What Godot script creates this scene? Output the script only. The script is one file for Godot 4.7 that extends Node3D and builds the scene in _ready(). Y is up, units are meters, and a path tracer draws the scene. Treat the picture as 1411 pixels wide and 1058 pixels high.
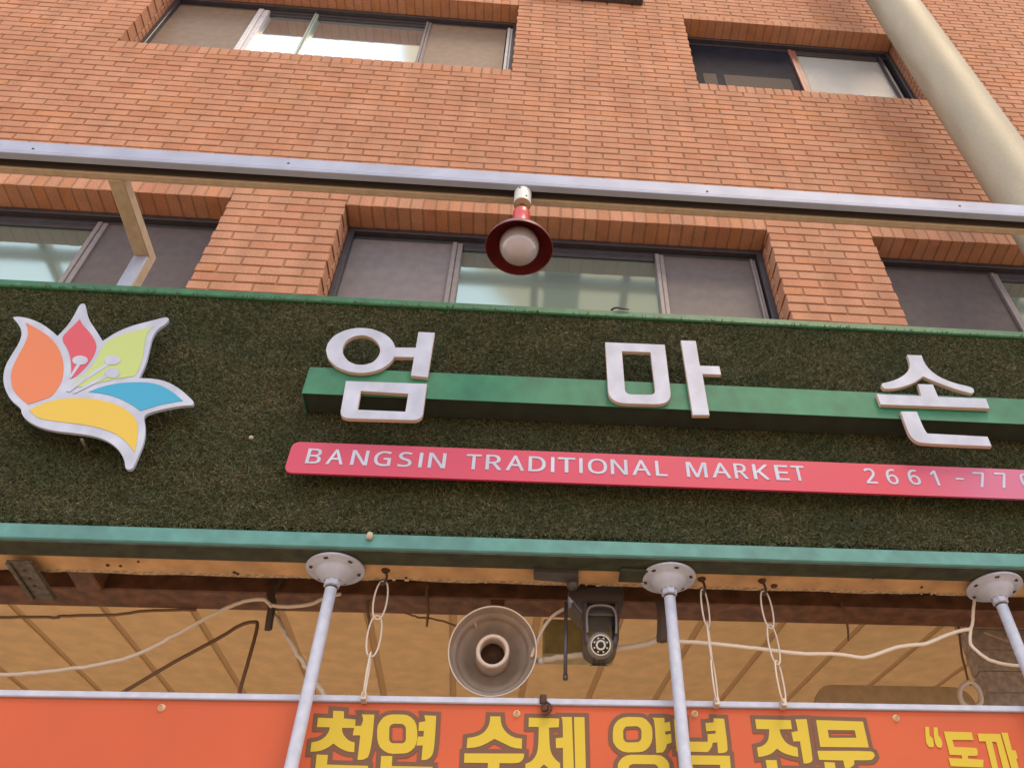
extends Node3D

var rng := RandomNumberGenerator.new()
var taken := {}
var M := {}
var tone_mesh := {}
const EYE := Vector3(0.0283, 1.6, 2.6911)


func _ready():
	rng.seed = 20240611
	# ------------------------------------------------------------ camera
	var cam := Camera3D.new()
	cam.name = "camera"
	cam.transform = Transform3D(Basis(Vector3(0.99583, -0.02467, 0.08785), Vector3(-0.04538, 0.70139, 0.71134), Vector3(-0.07916, -0.71235, 0.69734)), EYE)
	cam.basis = cam.basis.orthonormalized()
	cam.projection = Camera3D.PROJECTION_FRUSTUM
	cam.near = 0.05
	cam.far = 400.0
	cam.size = 0.05 * 1058.0 / 1192.38
	cam.frustum_offset = Vector2(-120.9, -10.2) / 1192.38 * 0.05
	cam.current = true
	add_child(cam)
	# ------------------------------------------------------------ sky, sun, exposure
	var env := Environment.new()
	env.background_mode = Environment.BG_SKY
	var sm := ProceduralSkyMaterial.new()
	sm.sky_top_color = Color(0.79, 0.82, 0.87)
	sm.sky_horizon_color = Color(0.86, 0.87, 0.88)
	sm.sky_curve = 0.25
	sm.sky_energy_multiplier = 1.15
	sm.ground_bottom_color = Color(0.42, 0.38, 0.33)
	sm.ground_horizon_color = Color(0.7, 0.68, 0.65)
	var sky := Sky.new()
	sky.sky_material = sm
	env.sky = sky
	env.tonemap_mode = Environment.TONE_MAPPER_LINEAR
	env.tonemap_exposure = 2.1
	env.sdfgi_enabled = true
	env.ssao_enabled = true
	env.ssil_enabled = true
	var we := WorldEnvironment.new()
	we.name = "world_environment"
	we.environment = env
	add_child(we)
	var sun := DirectionalLight3D.new()
	sun.name = "sun"
	sun.light_color = Color(1.0, 0.9, 0.78)
	sun.light_energy = 0.5
	sun.light_angular_distance = 24.0
	sun.shadow_enabled = true
	add_child(sun)
	sun.look_at_from_position(Vector3(3.0, 10.0, 4.2), Vector3.ZERO)
	materials()
	# ------------------------------------------------------------ setting and large structure
	setting()
	brick_building()
	shop_ceiling()
	drain_column()
	sign_board()
	# ------------------------------------------------------------ objects
	lamp_rail()
	pendant_lamp()
	posts()
	banner()
	chains()
	under_sign()
	loudspeaker()
	security_camera()
	cables()
	fix_shadows(self)


# ================================================================= helpers
func numbered(called: String, parent: Node) -> String:
	var key := str(parent.get_instance_id()) + called
	var n: int = taken.get(key, 0)
	taken[key] = n + 1
	return called if n == 0 else "%s_%03d" % [called, n]

func thing(called: String, label: String, category: String, at := Vector3.ZERO, group := "") -> Node3D:
	var o := Node3D.new()
	o.name = numbered(called, self)
	add_child(o)
	o.position = at
	o.set_meta("label", label)
	o.set_meta("category", category)
	if group: o.set_meta("group", group)
	return o

func tag(o: Node, label: String, category: String, group := ""):
	o.set_meta("label", label)
	o.set_meta("category", category)
	if group: o.set_meta("group", group)

func part(called: String, parent: Node, at := Vector3.ZERO) -> Node3D:
	var o := Node3D.new()
	o.name = numbered(called, parent)
	parent.add_child(o)
	o.position = at
	return o

func obj(called: String, st: SurfaceTool, m: Material, parent: Node, at := Vector3.ZERO) -> MeshInstance3D:
	st.generate_normals()
	return inst(called, st.commit(), m, parent, at)

func inst(called: String, mesh: Mesh, m: Material, parent: Node, at := Vector3.ZERO) -> MeshInstance3D:
	var o := MeshInstance3D.new()
	o.mesh = mesh
	o.material_override = m
	o.name = numbered(called, parent)
	parent.add_child(o)
	o.position = at
	return o

func fix_shadows(n: Node):
	for c in n.get_children():
		if c is GeometryInstance3D: c.cast_shadow = GeometryInstance3D.SHADOW_CASTING_SETTING_ON
		fix_shadows(c)

func mb(smooth := false) -> SurfaceTool:
	var st := SurfaceTool.new()
	st.begin(Mesh.PRIMITIVE_TRIANGLES)
	st.set_smooth_group(0 if smooth else -1)
	return st

# a, b, c, d run anticlockwise as seen from outside
func quad(st: SurfaceTool, a: Vector3, b: Vector3, c: Vector3, d: Vector3):
	for v in [a, c, b, a, d, c]: st.add_vertex(v)

func tri(st: SurfaceTool, a: Vector3, b: Vector3, c: Vector3):
	for v in [a, c, b]: st.add_vertex(v)

# box with chamfered edges on every side
func box(st: SurfaceTool, lo: Vector3, hi: Vector3, ch := 0.0, xf := Transform3D()):
	if ch <= 0.0:
		var p := []
		for i in 8: p.append(xf * Vector3(hi.x if i & 1 else lo.x, hi.y if i & 2 else lo.y, hi.z if i & 4 else lo.z))
		quad(st, p[4], p[5], p[7], p[6]); quad(st, p[1], p[0], p[2], p[3])
		quad(st, p[0], p[4], p[6], p[2]); quad(st, p[5], p[1], p[3], p[7])
		quad(st, p[2], p[6], p[7], p[3]); quad(st, p[0], p[1], p[5], p[4])
		return
	var c := (lo + hi) / 2.0
	var h := (hi - lo) / 2.0
	var pts := {}
	for s in 8:
		var sg := Vector3(1 if s & 1 else -1, 1 if s & 2 else -1, 1 if s & 4 else -1)
		for ax in 3:
			var v := h - Vector3.ONE * ch
			v[ax] = h[ax]
			pts[[s, ax]] = xf * (c + v * sg)
	for ax in 3:
		var u := (ax + 1) % 3
		var w := (ax + 2) % 3
		for sgn in 2:
			var b: int = sgn << ax
			var q := [pts[[b, ax]], pts[[b | 1 << u, ax]], pts[[b | 1 << u | 1 << w, ax]], pts[[b | 1 << w, ax]]]
			if sgn == 1: quad(st, q[0], q[1], q[2], q[3])
			else: quad(st, q[3], q[2], q[1], q[0])
		for su in 2:
			for sw in 2:
				var s0: int = su << u | sw << w
				var s1: int = s0 | 1 << ax
				var a = pts[[s0, u]]; var b2 = pts[[s1, u]]; var c2 = pts[[s1, w]]; var d = pts[[s0, w]]
				if su == sw: quad(st, b2, a, d, c2)
				else: quad(st, a, b2, c2, d)
	for s in 8:
		var odd := (s & 1) + (s >> 1 & 1) + (s >> 2 & 1)
		if odd % 2 == 1: tri(st, pts[[s, 0]], pts[[s, 1]], pts[[s, 2]])
		else: tri(st, pts[[s, 2]], pts[[s, 1]], pts[[s, 0]])

func P(a: Array) -> PackedVector2Array:
	var r := PackedVector2Array()
	for i in range(0, a.size(), 2): r.append(Vector2(a[i], a[i + 1]) / 1000.0)
	if area(r) < 0.0: r.reverse()
	return r

func area(p: PackedVector2Array) -> float:
	var s := 0.0
	for i in p.size(): s += p[i].cross(p[(i + 1) % p.size()])
	return s / 2.0

func soften(p: PackedVector2Array, times := 2, keep := 50.0) -> PackedVector2Array:
	for k in times:
		var r := PackedVector2Array()
		var n := p.size()
		for i in n:
			var a := p[(i + n - 1) % n]
			var b := p[i]
			var c := p[(i + 1) % n]
			if absf((b - a).angle_to(c - b)) > deg_to_rad(keep): r.append(b)
			else:
				r.append(b.lerp(a, 0.25)); r.append(b.lerp(c, 0.25))
		p = r
	return p

# rounds the corners; always n + 1 points for each corner, so that rings keep equal counts
func rounded(p: PackedVector2Array, radii: Array, n := 6) -> PackedVector2Array:
	var r := PackedVector2Array()
	var m := p.size()
	for i in m:
		var a := p[(i + m - 1) % m]
		var b := p[i]
		var c := p[(i + 1) % m]
		var rad: float = maxf(radii[i % radii.size()], 0.0005)
		var s := b + (a - b).normalized() * rad
		var e := b + (c - b).normalized() * rad
		for k in n + 1:
			var t := float(k) / n
			r.append(s.lerp(b, t).lerp(b.lerp(e, t), t))
	return r

func grow(p: PackedVector2Array, d: float) -> PackedVector2Array:
	var r := PackedVector2Array()
	var n := p.size()
	for i in n:
		var e1 := (p[i] - p[(i + n - 1) % n]).normalized()
		var e2 := (p[(i + 1) % n] - p[i]).normalized()
		var nn := (Vector2(e1.y, -e1.x) + Vector2(e2.y, -e2.x)).normalized()
		r.append(p[i] + nn * d / maxf(0.5, nn.dot(Vector2(e1.y, -e1.x))))
	return r

func v3(p: Vector2, z: float) -> Vector3:
	return Vector3(p.x, p.y, z)

# solid from an outline in the xy plane (anticlockwise), from z0 at the back to z1 at the front
func prism(st: SurfaceTool, p: PackedVector2Array, z0: float, z1: float, back := true):
	var ids := Geometry2D.triangulate_polygon(p)
	for i in range(0, ids.size(), 3):
		var a := p[ids[i]]; var b := p[ids[i + 1]]; var c := p[ids[i + 2]]
		if (b - a).cross(c - a) < 0.0:
			var t := b; b = c; c = t
		tri(st, v3(a, z1), v3(b, z1), v3(c, z1))
		if back: tri(st, v3(c, z0), v3(b, z0), v3(a, z0))
	for i in p.size():
		var a := p[i]; var b := p[(i + 1) % p.size()]
		quad(st, v3(a, z0), v3(b, z0), v3(b, z1), v3(a, z1))

func ring(st: SurfaceTool, o: PackedVector2Array, inn: PackedVector2Array, z0: float, z1: float):
	var n := o.size()
	# start the inner loop at the point nearest to the outer loop's start
	var k := 0
	for i in n:
		if inn[i].distance_squared_to(o[0]) < inn[k].distance_squared_to(o[0]): k = i
	if n < 30 and n % 4 == 0 and n > 8: k = 0
	for i in n:
		var j := (i + 1) % n
		var a := o[i]; var b := o[j]; var c := inn[(j + k) % n]; var d := inn[(i + k) % n]
		quad(st, v3(a, z1), v3(b, z1), v3(c, z1), v3(d, z1))
		quad(st, v3(d, z0), v3(c, z0), v3(b, z0), v3(a, z0))
		quad(st, v3(a, z0), v3(b, z0), v3(b, z1), v3(a, z1))
		quad(st, v3(c, z0), v3(d, z0), v3(d, z1), v3(c, z1))

func curve(pts: Array, step := 5) -> Array:
	var r := []
	for i in pts.size() - 1:
		var a: Vector3 = pts[maxi(i - 1, 0)]; var b: Vector3 = pts[i]; var c: Vector3 = pts[i + 1]; var d: Vector3 = pts[mini(i + 2, pts.size() - 1)]
		for k in step: r.append(b.cubic_interpolate(c, a, d, float(k) / step))
	r.append(pts[-1])
	return r

func tube(st: SurfaceTool, pts: Array, rad: float, sides := 8, closed := false, rad_end := -1.0):
	var n := pts.size()
	var rows := []
	var up := Vector3(0.31, 0.2, 0.93).normalized()
	for i in n:
		var d: Vector3
		if closed: d = pts[(i + 1) % n] - pts[(i + n - 1) % n]
		else: d = pts[mini(i + 1, n - 1)] - pts[maxi(i - 1, 0)]
		d = d.normalized()
		var x := up.cross(d)
		if x.length() < 0.05: x = Vector3(1, 0.1, 0).cross(d)
		x = x.normalized()
		var y := d.cross(x)
		up = y
		var rr := rad if rad_end < 0.0 else lerpf(rad, rad_end, float(i) / (n - 1))
		var row := []
		for k in sides:
			var a := TAU * k / sides
			row.append(pts[i] + (x * cos(a) + y * sin(a)) * rr)
		rows.append(row)
	var last := n if closed else n - 1
	for i in last:
		var r0: Array = rows[i]; var r1: Array = rows[(i + 1) % n]
		for k in sides:
			quad(st, r0[k], r0[(k + 1) % sides], r1[(k + 1) % sides], r1[k])
	if not closed:
		for k in sides:
			tri(st, pts[0], rows[0][(k + 1) % sides], rows[0][k])
			tri(st, pts[n - 1], rows[n - 1][k], rows[n - 1][(k + 1) % sides])

# profile of (radius, height) pairs turned round the y axis of xf; run from top to bottom for outward faces
func lathe(st: SurfaceTool, prof: Array, xf: Transform3D, n := 36):
	for i in prof.size() - 1:
		for k in n:
			var a := TAU * k / n; var b := TAU * (k + 1) / n
			var p: Vector2 = prof[i]; var q: Vector2 = prof[i + 1]
			var v1 := xf * Vector3(cos(a) * p.x, p.y, sin(a) * p.x)
			var v2 := xf * Vector3(cos(b) * p.x, p.y, sin(b) * p.x)
			var w1 := xf * Vector3(cos(a) * q.x, q.y, sin(a) * q.x)
			var w2 := xf * Vector3(cos(b) * q.x, q.y, sin(b) * q.x)
			if p.x < 1e-6: tri(st, v1, w2, w1)
			elif q.x < 1e-6: tri(st, v1, v2, w1)
			else: quad(st, w1, v1, v2, w2)

func pts3(a: Array) -> Array:
	var r := []
	for i in range(0, a.size(), 3): r.append(Vector3(a[i], a[i + 1], a[i + 2]) / 1000.0)
	return r

# ================================================================= materials
func lin(r: float, g: float, b: float) -> Color:
	return Color(r, g, b).linear_to_srgb()

func noise_tex(freq: float, lo: float, hi: float, sd: int, size := 512, octaves := 4) -> NoiseTexture2D:
	var n := FastNoiseLite.new()
	n.seed = sd
	n.frequency = freq
	n.fractal_octaves = octaves
	var t := NoiseTexture2D.new()
	t.width = size
	t.height = size
	t.seamless = true
	t.noise = n
	var g := Gradient.new()
	g.set_color(0, Color(lo, lo, lo))
	g.set_color(1, Color(hi, hi, hi))
	t.color_ramp = g
	return t

func bump_tex(freq: float, strength: float, sd: int, size := 512) -> NoiseTexture2D:
	var n := FastNoiseLite.new()
	n.seed = sd
	n.frequency = freq
	var t := NoiseTexture2D.new()
	t.width = size
	t.height = size
	t.seamless = true
	t.noise = n
	t.as_normal_map = true
	t.bump_strength = strength
	return t

func mat(called: String, c: Color, rough := 0.8, tex: Texture2D = null, scale := 1.0, metal := 0.0, nrm: Texture2D = null, nscale := 0.5) -> StandardMaterial3D:
	var m := StandardMaterial3D.new()
	m.resource_name = called
	m.albedo_color = c
	m.roughness = rough
	m.metallic = metal
	if tex or nrm:
		m.uv1_triplanar = true
		m.uv1_world_triplanar = true
		m.uv1_scale = Vector3.ONE * scale
	if tex: m.albedo_texture = tex
	if nrm:
		m.normal_enabled = true
		m.normal_texture = nrm
		m.normal_scale = nscale
	M[called] = m
	return m

func materials():
	var fine := noise_tex(0.06, 0.8, 1.0, 3)
	var soft := noise_tex(0.012, 0.82, 1.0, 5)
	var light := noise_tex(0.02, 0.88, 1.0, 9)
	var dirt := noise_tex(0.02, 0.55, 1.0, 8, 512, 6)
	var grit := bump_tex(0.09, 6.0, 11)
	var wave := bump_tex(0.006, 3.0, 21)
	var b := mat("brick", Color.WHITE, 0.88, fine, 3.0, 0.0, grit, 0.45)
	b.vertex_color_use_as_albedo = true
	weather(b)
	mat("mortar", lin(0.43, 0.22, 0.132), 0.95, fine, 4.0, 0.0, grit, 0.6)
	weather(M.mortar)
	mat("frame_dark", lin(0.05, 0.045, 0.06), 0.42, soft, 2.0)
	mat("frame_mauve", lin(0.2, 0.17, 0.18), 0.45, light, 2.0)
	mat("frame_grey", lin(0.3, 0.36, 0.34), 0.4)
	mat("frame_white", lin(0.62, 0.6, 0.64), 0.4, light, 2.0)
	mat("frame_rust", lin(0.28, 0.1, 0.07), 0.5, soft, 2.0)
	mat("screen_grey", lin(0.165, 0.14, 0.15), 0.5, light, 1.3)
	mat("screen_dark", lin(0.095, 0.075, 0.078), 0.75, light, 1.3)
	mat("screen_mid", lin(0.115, 0.093, 0.097), 0.6, light, 1.3)
	mat("screen_tan", lin(0.22, 0.155, 0.11), 0.55, light, 1.3)
	mat("screen_navy", lin(0.02, 0.02, 0.032), 0.7, soft, 1.0).metallic_specular = 0.15
	mat("reflection_rose", lin(0.11, 0.062, 0.055), 0.8, noise_tex(0.09, 0.15, 1.0, 71, 256, 3), 6.0)
	var gl := mat("glass_green", lin(0.30, 0.375, 0.345), 0.05, null, 0.35, 0.72, wave, 0.008)
	gl.metallic_specular = 0.6
	mat("glass_bright", lin(0.62, 0.68, 0.68), 0.05, null, 0.35, 0.85, wave, 0.008)
	mat("glass_frosted", lin(0.82, 0.82, 0.82), 0.25, noise_tex(0.1, 0.62, 1.0, 72, 256, 3), 7.0, 0.3, grit, 1.2)
	mat("column_paint", lin(0.42, 0.38, 0.285), 0.6, noise_tex(0.05, 0.93, 1.0, 16), 1.5)
	weather(M.column_paint)
	mat("rail_white", lin(0.335, 0.37, 0.505), 0.6, light, 0.5)
	mat("rail_tan", lin(0.48, 0.37, 0.27), 0.55, light, 2.0)
	mat("rail_dark", lin(0.13, 0.1, 0.085), 0.7)
	mat("lamp_red", lin(0.13, 0.014, 0.017), 0.35, soft, 4.0)
	mat("lamp_neck", lin(0.5, 0.07, 0.08), 0.3)
	mat("lamp_box", lin(0.6, 0.6, 0.6), 0.5, light, 4.0)
	var gb := mat("lamp_globe", lin(0.36, 0.325, 0.36), 0.08)
	gb.clearcoat_enabled = true
	gb.clearcoat = 0.6
	gb.clearcoat_roughness = 0.05
	gb.subsurf_scatter_enabled = true
	gb.subsurf_scatter_strength = 0.3
	mat("screw_dark", lin(0.03, 0.025, 0.022), 0.6)
	mat("sign_green", lin(0.03, 0.17, 0.075), 0.5, soft, 1.6)
	mat("bar_green", lin(0.03, 0.205, 0.105), 0.6, soft, 0.9)
	mat("sign_teal", lin(0.085, 0.27, 0.24), 0.4, soft, 1.1)
	mat("sign_under", lin(0.05, 0.06, 0.028), 0.7, dirt, 1.5)
	mat("shade_dark", lin(0.028, 0.036, 0.026), 0.85, soft, 2.0)
	mat("turf_mat", lin(0.035, 0.035, 0.016), 0.95)
	var bl := mat("turf_blade", Color.WHITE, 0.7)
	bl.vertex_color_use_as_albedo = true
	mat("letter_white", lin(0.45, 0.475, 0.60), 0.42, noise_tex(0.02, 0.96, 1.0, 31), 1.0)
	weather(M.letter_white, Vector3(1.7, 1.0, 1.7))
	weather(M.sign_teal, Vector3(2.0, 2.0, 2.0))
	weather(M.sign_green, Vector3(3.0, 1.0, 3.0))
	weather(M.bar_green, Vector3(2.0, 1.4, 2.0))
	mat("letter_edge", lin(0.5, 0.36, 0.29), 0.5)
	mat("petal_orange", lin(0.52, 0.13, 0.03), 0.4)
	mat("petal_red", lin(0.46, 0.04, 0.06), 0.4)
	mat("petal_green", lin(0.36, 0.44, 0.13), 0.4)
	mat("petal_blue", lin(0.015, 0.25, 0.42), 0.4)
	mat("petal_yellow", lin(0.52, 0.35, 0.02), 0.4)
	plate_material()
	mat("plywood", lin(0.6, 0.345, 0.16), 0.8, noise_tex(0.01, 0.8, 1.0, 41, 512, 5), 1.8)
	mat("ply_edge", lin(0.62, 0.42, 0.26), 0.9, dirt, 6.0)
	mat("beam_brown", lin(0.24, 0.1, 0.05), 0.6, dirt, 1.5)
	mat("dust_shade_brown", lin(0.12, 0.06, 0.035), 0.95, dirt, 5.0)
	mat("ceiling_tan", lin(0.82, 0.54, 0.27), 0.6, light, 0.8)
	mat("shop_plaster", lin(0.8, 0.72, 0.6), 0.9)
	mat("ceiling_seam", lin(0.5, 0.31, 0.15), 0.7)
	mat("post_white", lin(0.46, 0.485, 0.60), 0.4, light, 3.0)
	mat("banner_orange", lin(0.48, 0.075, 0.016), 0.65, noise_tex(0.004, 0.9, 1.0, 51), 0.7)
	mat("banner_frame", lin(0.46, 0.48, 0.6), 0.4, light, 2.0)
	mat("print_yellow", lin(0.48, 0.34, 0.008), 0.6)
	mat("print_brown", lin(0.12, 0.048, 0.017), 0.6)
	mat("button_cream", lin(0.5, 0.34, 0.2), 0.5)
	mat("chain_cream", lin(0.5, 0.41, 0.345), 0.45)
	mat("rust", lin(0.11, 0.05, 0.03), 0.9, dirt, 9.0)
	mat("galvanised", lin(0.2, 0.16, 0.12), 0.5, dirt, 4.0, 0.3)
	mat("horn_grey", lin(0.44, 0.345, 0.285), 0.42, soft, 3.0)
	mat("horn_rim", lin(0.62, 0.5, 0.42), 0.4)
	mat("camera_black", lin(0.05, 0.04, 0.038), 0.32)
	mat("camera_grey", lin(0.16, 0.13, 0.12), 0.3)
	mat("camera_ring", lin(0.55, 0.5, 0.42), 0.3)
	mat("lens_black", lin(0.008, 0.008, 0.009), 0.08)
	mat("cable_white", lin(0.62, 0.5, 0.4), 0.5)
	mat("cable_dark", lin(0.17, 0.09, 0.045), 0.6)
	mat("tape_dark", lin(0.06, 0.035, 0.025), 0.7)
	mat("olive_plastic", lin(0.42, 0.34, 0.14), 0.3, soft, 3.0)
	mat("stone_grey", lin(0.55, 0.46, 0.41), 0.9, noise_tex(0.03, 0.75, 1.0, 61), 2.0, 0.0, grit, 0.25)
	mat("board_brown", lin(0.5, 0.33, 0.17), 0.6, light, 2.0)
	mat("paving", lin(0.50, 0.38, 0.26), 0.9, light, 0.5)
	mat("steel_pale", lin(0.2, 0.22, 0.23), 0.5)
	mat("roof_sheet", lin(0.34, 0.46, 0.52), 0.6)
	mat("cream_bit", lin(0.4, 0.32, 0.24), 0.7)

# broad rain streaks and soot, stretched down the wall, multiplied over the base colour
func weather(m: StandardMaterial3D, sc := Vector3(0.75, 0.17, 0.75)):
	if not M.has("streaks"): M["streaks"] = noise_tex(0.014, 0.86, 1.0, 91, 512, 5)
	m.detail_enabled = true
	m.detail_blend_mode = BaseMaterial3D.BLEND_MODE_MUL
	m.detail_albedo = M.streaks
	m.detail_uv_layer = BaseMaterial3D.DETAIL_UV_2
	m.uv2_triplanar = true
	m.uv2_world_triplanar = true
	m.uv2_scale = sc

# the printed red plate fades to pink towards its right end: a computed print
func plate_material():
	var g := Gradient.new()
	g.offsets = PackedFloat32Array([0.0, 0.3, 0.56, 0.66, 1.0])
	g.colors = PackedColorArray([lin(0.42, 0.027, 0.066), lin(0.42, 0.027, 0.068), lin(0.44, 0.026, 0.055), lin(0.42, 0.085, 0.17), lin(0.40, 0.10, 0.21)])
	var t := GradientTexture2D.new()
	t.gradient = g
	t.width = 512
	t.height = 8
	var m := StandardMaterial3D.new()
	m.albedo_texture = t
	m.roughness = 0.35
	m.texture_repeat = false
	M["plate_red"] = m

# ================================================================= the setting
func setting():
	var st := mb()
	quad(st, Vector3(-150, 0, 150), Vector3(150, 0, 150), Vector3(150, 0, -150), Vector3(-150, 0, -150))
	var g := obj("ground", st, M.paving, self)
	g.set_meta("kind", "structure")
	g.set_meta("label", "grey paved ground of the market street in front of the shop")

func shop_ceiling():
	# ceiling over the shop front, rising a little towards the back; Y = 3.30 - 0.1465 z
	var root := Node3D.new()
	root.name = "ceiling"
	add_child(root)
	root.set_meta("kind", "structure")
	root.set_meta("label", "tan panelled ceiling under the sign behind the brown beam")
	var cy := func(z): return 3.30 - 0.1465 * z
	var back := mb()
	var corners := [Vector3(-4.6, cy.call(0.6) + 0.0075, 0.6), Vector3(5.2, cy.call(0.6) + 0.0075, 0.6), Vector3(5.2, cy.call(-3.4) + 0.0075, -3.4), Vector3(-4.6, cy.call(-3.4) + 0.0075, -3.4)]
	var up := Vector3(0, 0.03, 0)
	quad(back, corners[3], corners[2], corners[1], corners[0])
	quad(back, corners[0] + up, corners[1] + up, corners[2] + up, corners[3] + up)
	obj("seam_board", back, M.ceiling_seam, root)
	var n := 0
	for k in range(-13, 15):
		var x0 := -0.515 + 0.3265 * k + 0.016
		var x1 := x0 + 0.3265 - 0.03
		var st := mb()
		var a := Vector3(x0, cy.call(0.58), 0.58); var b := Vector3(x1, cy.call(0.58), 0.58)
		var sl := Vector3(-0.045 * 1.0, 0, 0)
		var c := Vector3(x1, cy.call(-3.3), -3.3) + sl * 3.9; var d := Vector3(x0, cy.call(-3.3), -3.3) + sl * 3.9
		var t := Vector3(0, 0.007, 0)
		var ch := 0.004
		var inn := [a + Vector3(ch, 0, 0), b - Vector3(ch, 0, 0), c - Vector3(ch, 0, 0), d + Vector3(ch, 0, 0)]
		quad(st, inn[3], inn[2], inn[1], inn[0])
		quad(st, a + t * 0.3, inn[0], inn[3], d + t * 0.3)
		quad(st, inn[1], b + t * 0.3, c + t * 0.3, inn[2])
		quad(st, a + t, a + t * 0.3, d + t * 0.3, d + t)
		quad(st, b + t * 0.3, b + t, c + t, c + t * 0.3)
		obj("ceiling_panel", st, M.ceiling_tan, root)
		n += 1
	# the closed back and sides of the shop
	var wl := mb()
	box(wl, Vector3(-4.6, 0.004, -3.6), Vector3(5.2, 3.8, -3.4))
	box(wl, Vector3(-4.8, 0.004, -3.6), Vector3(-4.6, 3.4, 0.0))
	box(wl, Vector3(5.2, 0.004, -3.6), Vector3(5.4, 3.4, 0.0))
	var w := obj("shop_wall", wl, M.shop_plaster, self)
	w.set_meta("kind", "structure")
	w.set_meta("label", "plain inner walls of the shop behind the banner")
	var fl := mb()  # unseen pale sheet, added to throw light up at the ceiling
	quad(fl, Vector3(-4.6, 0.006, 0.5), Vector3(5.2, 0.006, 0.5), Vector3(5.2, 0.006, -3.4), Vector3(-4.6, 0.006, -3.4))
	var floor_ := obj("bounce_floor", fl, M.shop_plaster, self)
	floor_.set_meta("kind", "structure")
	floor_.set_meta("label", "unseen pale floor added inside the shop to bounce light up")
	# arcade roof frame over the street: seen only as ribs mirrored in the window panes
	var fr := Node3D.new()
	fr.name = "roof_frame"
	add_child(fr)
	fr.set_meta("kind", "structure")
	fr.set_meta("label", "pale steel roof ribs over the street, mirrored in the window panes")
	for z in [2.2, 3.95, 6.0]:
		var st := mb()
		box(st, Vector3(-9, 10.4, z - 0.06), Vector3(9, 10.55, z + 0.06), 0.01)
		obj("purlin", st, M.steel_pale, fr)
	for k in 9:
		var st := mb()
		var x: float = [-8.0, -6.1, -4.0, -2.0, 0.02, 1.22, 3.2, 5.2, 7.2][k]
		box(st, Vector3(x - 0.05, 10.56, 1.6), Vector3(x + 0.05, 10.7, 8.4), 0.01)
		obj("rafter", st, M.steel_pale, fr)
	for x in [[0.14, 0.62], [-3.4, -2.6], [5.4, 6.6], [-5.5, -5.0]]:
		var st := mb()
		box(st, Vector3(x[0], 10.57, 2.0), Vector3(x[1], 10.575, 7.6))
		obj("roof_panel", st, M.roof_sheet, fr)

# ================================================================= the brick building
func brick_tone() -> Color:
	var r := rng.randf()
	var c := Color(0.60, 0.285, 0.168)
	if r < 0.12: c = Color(0.585, 0.255, 0.143)
	elif r < 0.34: c = Color(0.61, 0.302, 0.183)
	elif r < 0.42: c = Color(0.61, 0.27, 0.135)
	var k := rng.randf_range(0.965, 1.045)
	return Color(c.r * k, c.g * k, c.b * k)

# one brick: front face at z = 0 with worn, slightly uneven arrises, body behind
func brick_into(st: SurfaceTool, lo: Vector3, hi: Vector3, tone: Color):
	st.set_color(tone)
	var j := func(): return rng.randf_range(-0.0014, 0.0014)
	var ch := 0.003
	var o := [Vector3(lo.x + j.call(), lo.y + j.call(), hi.z - ch), Vector3(hi.x + j.call(), lo.y + j.call(), hi.z - ch), Vector3(hi.x + j.call(), hi.y + j.call(), hi.z - ch), Vector3(lo.x + j.call(), hi.y + j.call(), hi.z - ch)]
	var f := []
	var c := (lo + hi) / 2.0
	var dz := rng.randf_range(-0.0015, 0.001)
	for v in o: f.append(Vector3(v.x - signf(v.x - c.x) * ch, v.y - signf(v.y - c.y) * ch, hi.z + dz + j.call() * 0.5))
	quad(st, f[0], f[1], f[2], f[3])
	for i in 4:
		var k := (i + 1) % 4
		quad(st, o[i], o[k], f[k], f[i])
		var bi := Vector3(lo.x if i == 0 or i == 3 else hi.x, lo.y if i < 2 else hi.y, lo.z)
		var bk := Vector3(lo.x if k == 0 or k == 3 else hi.x, lo.y if k < 2 else hi.y, lo.z)
		quad(st, bi, bk, o[k], o[i])

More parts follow.
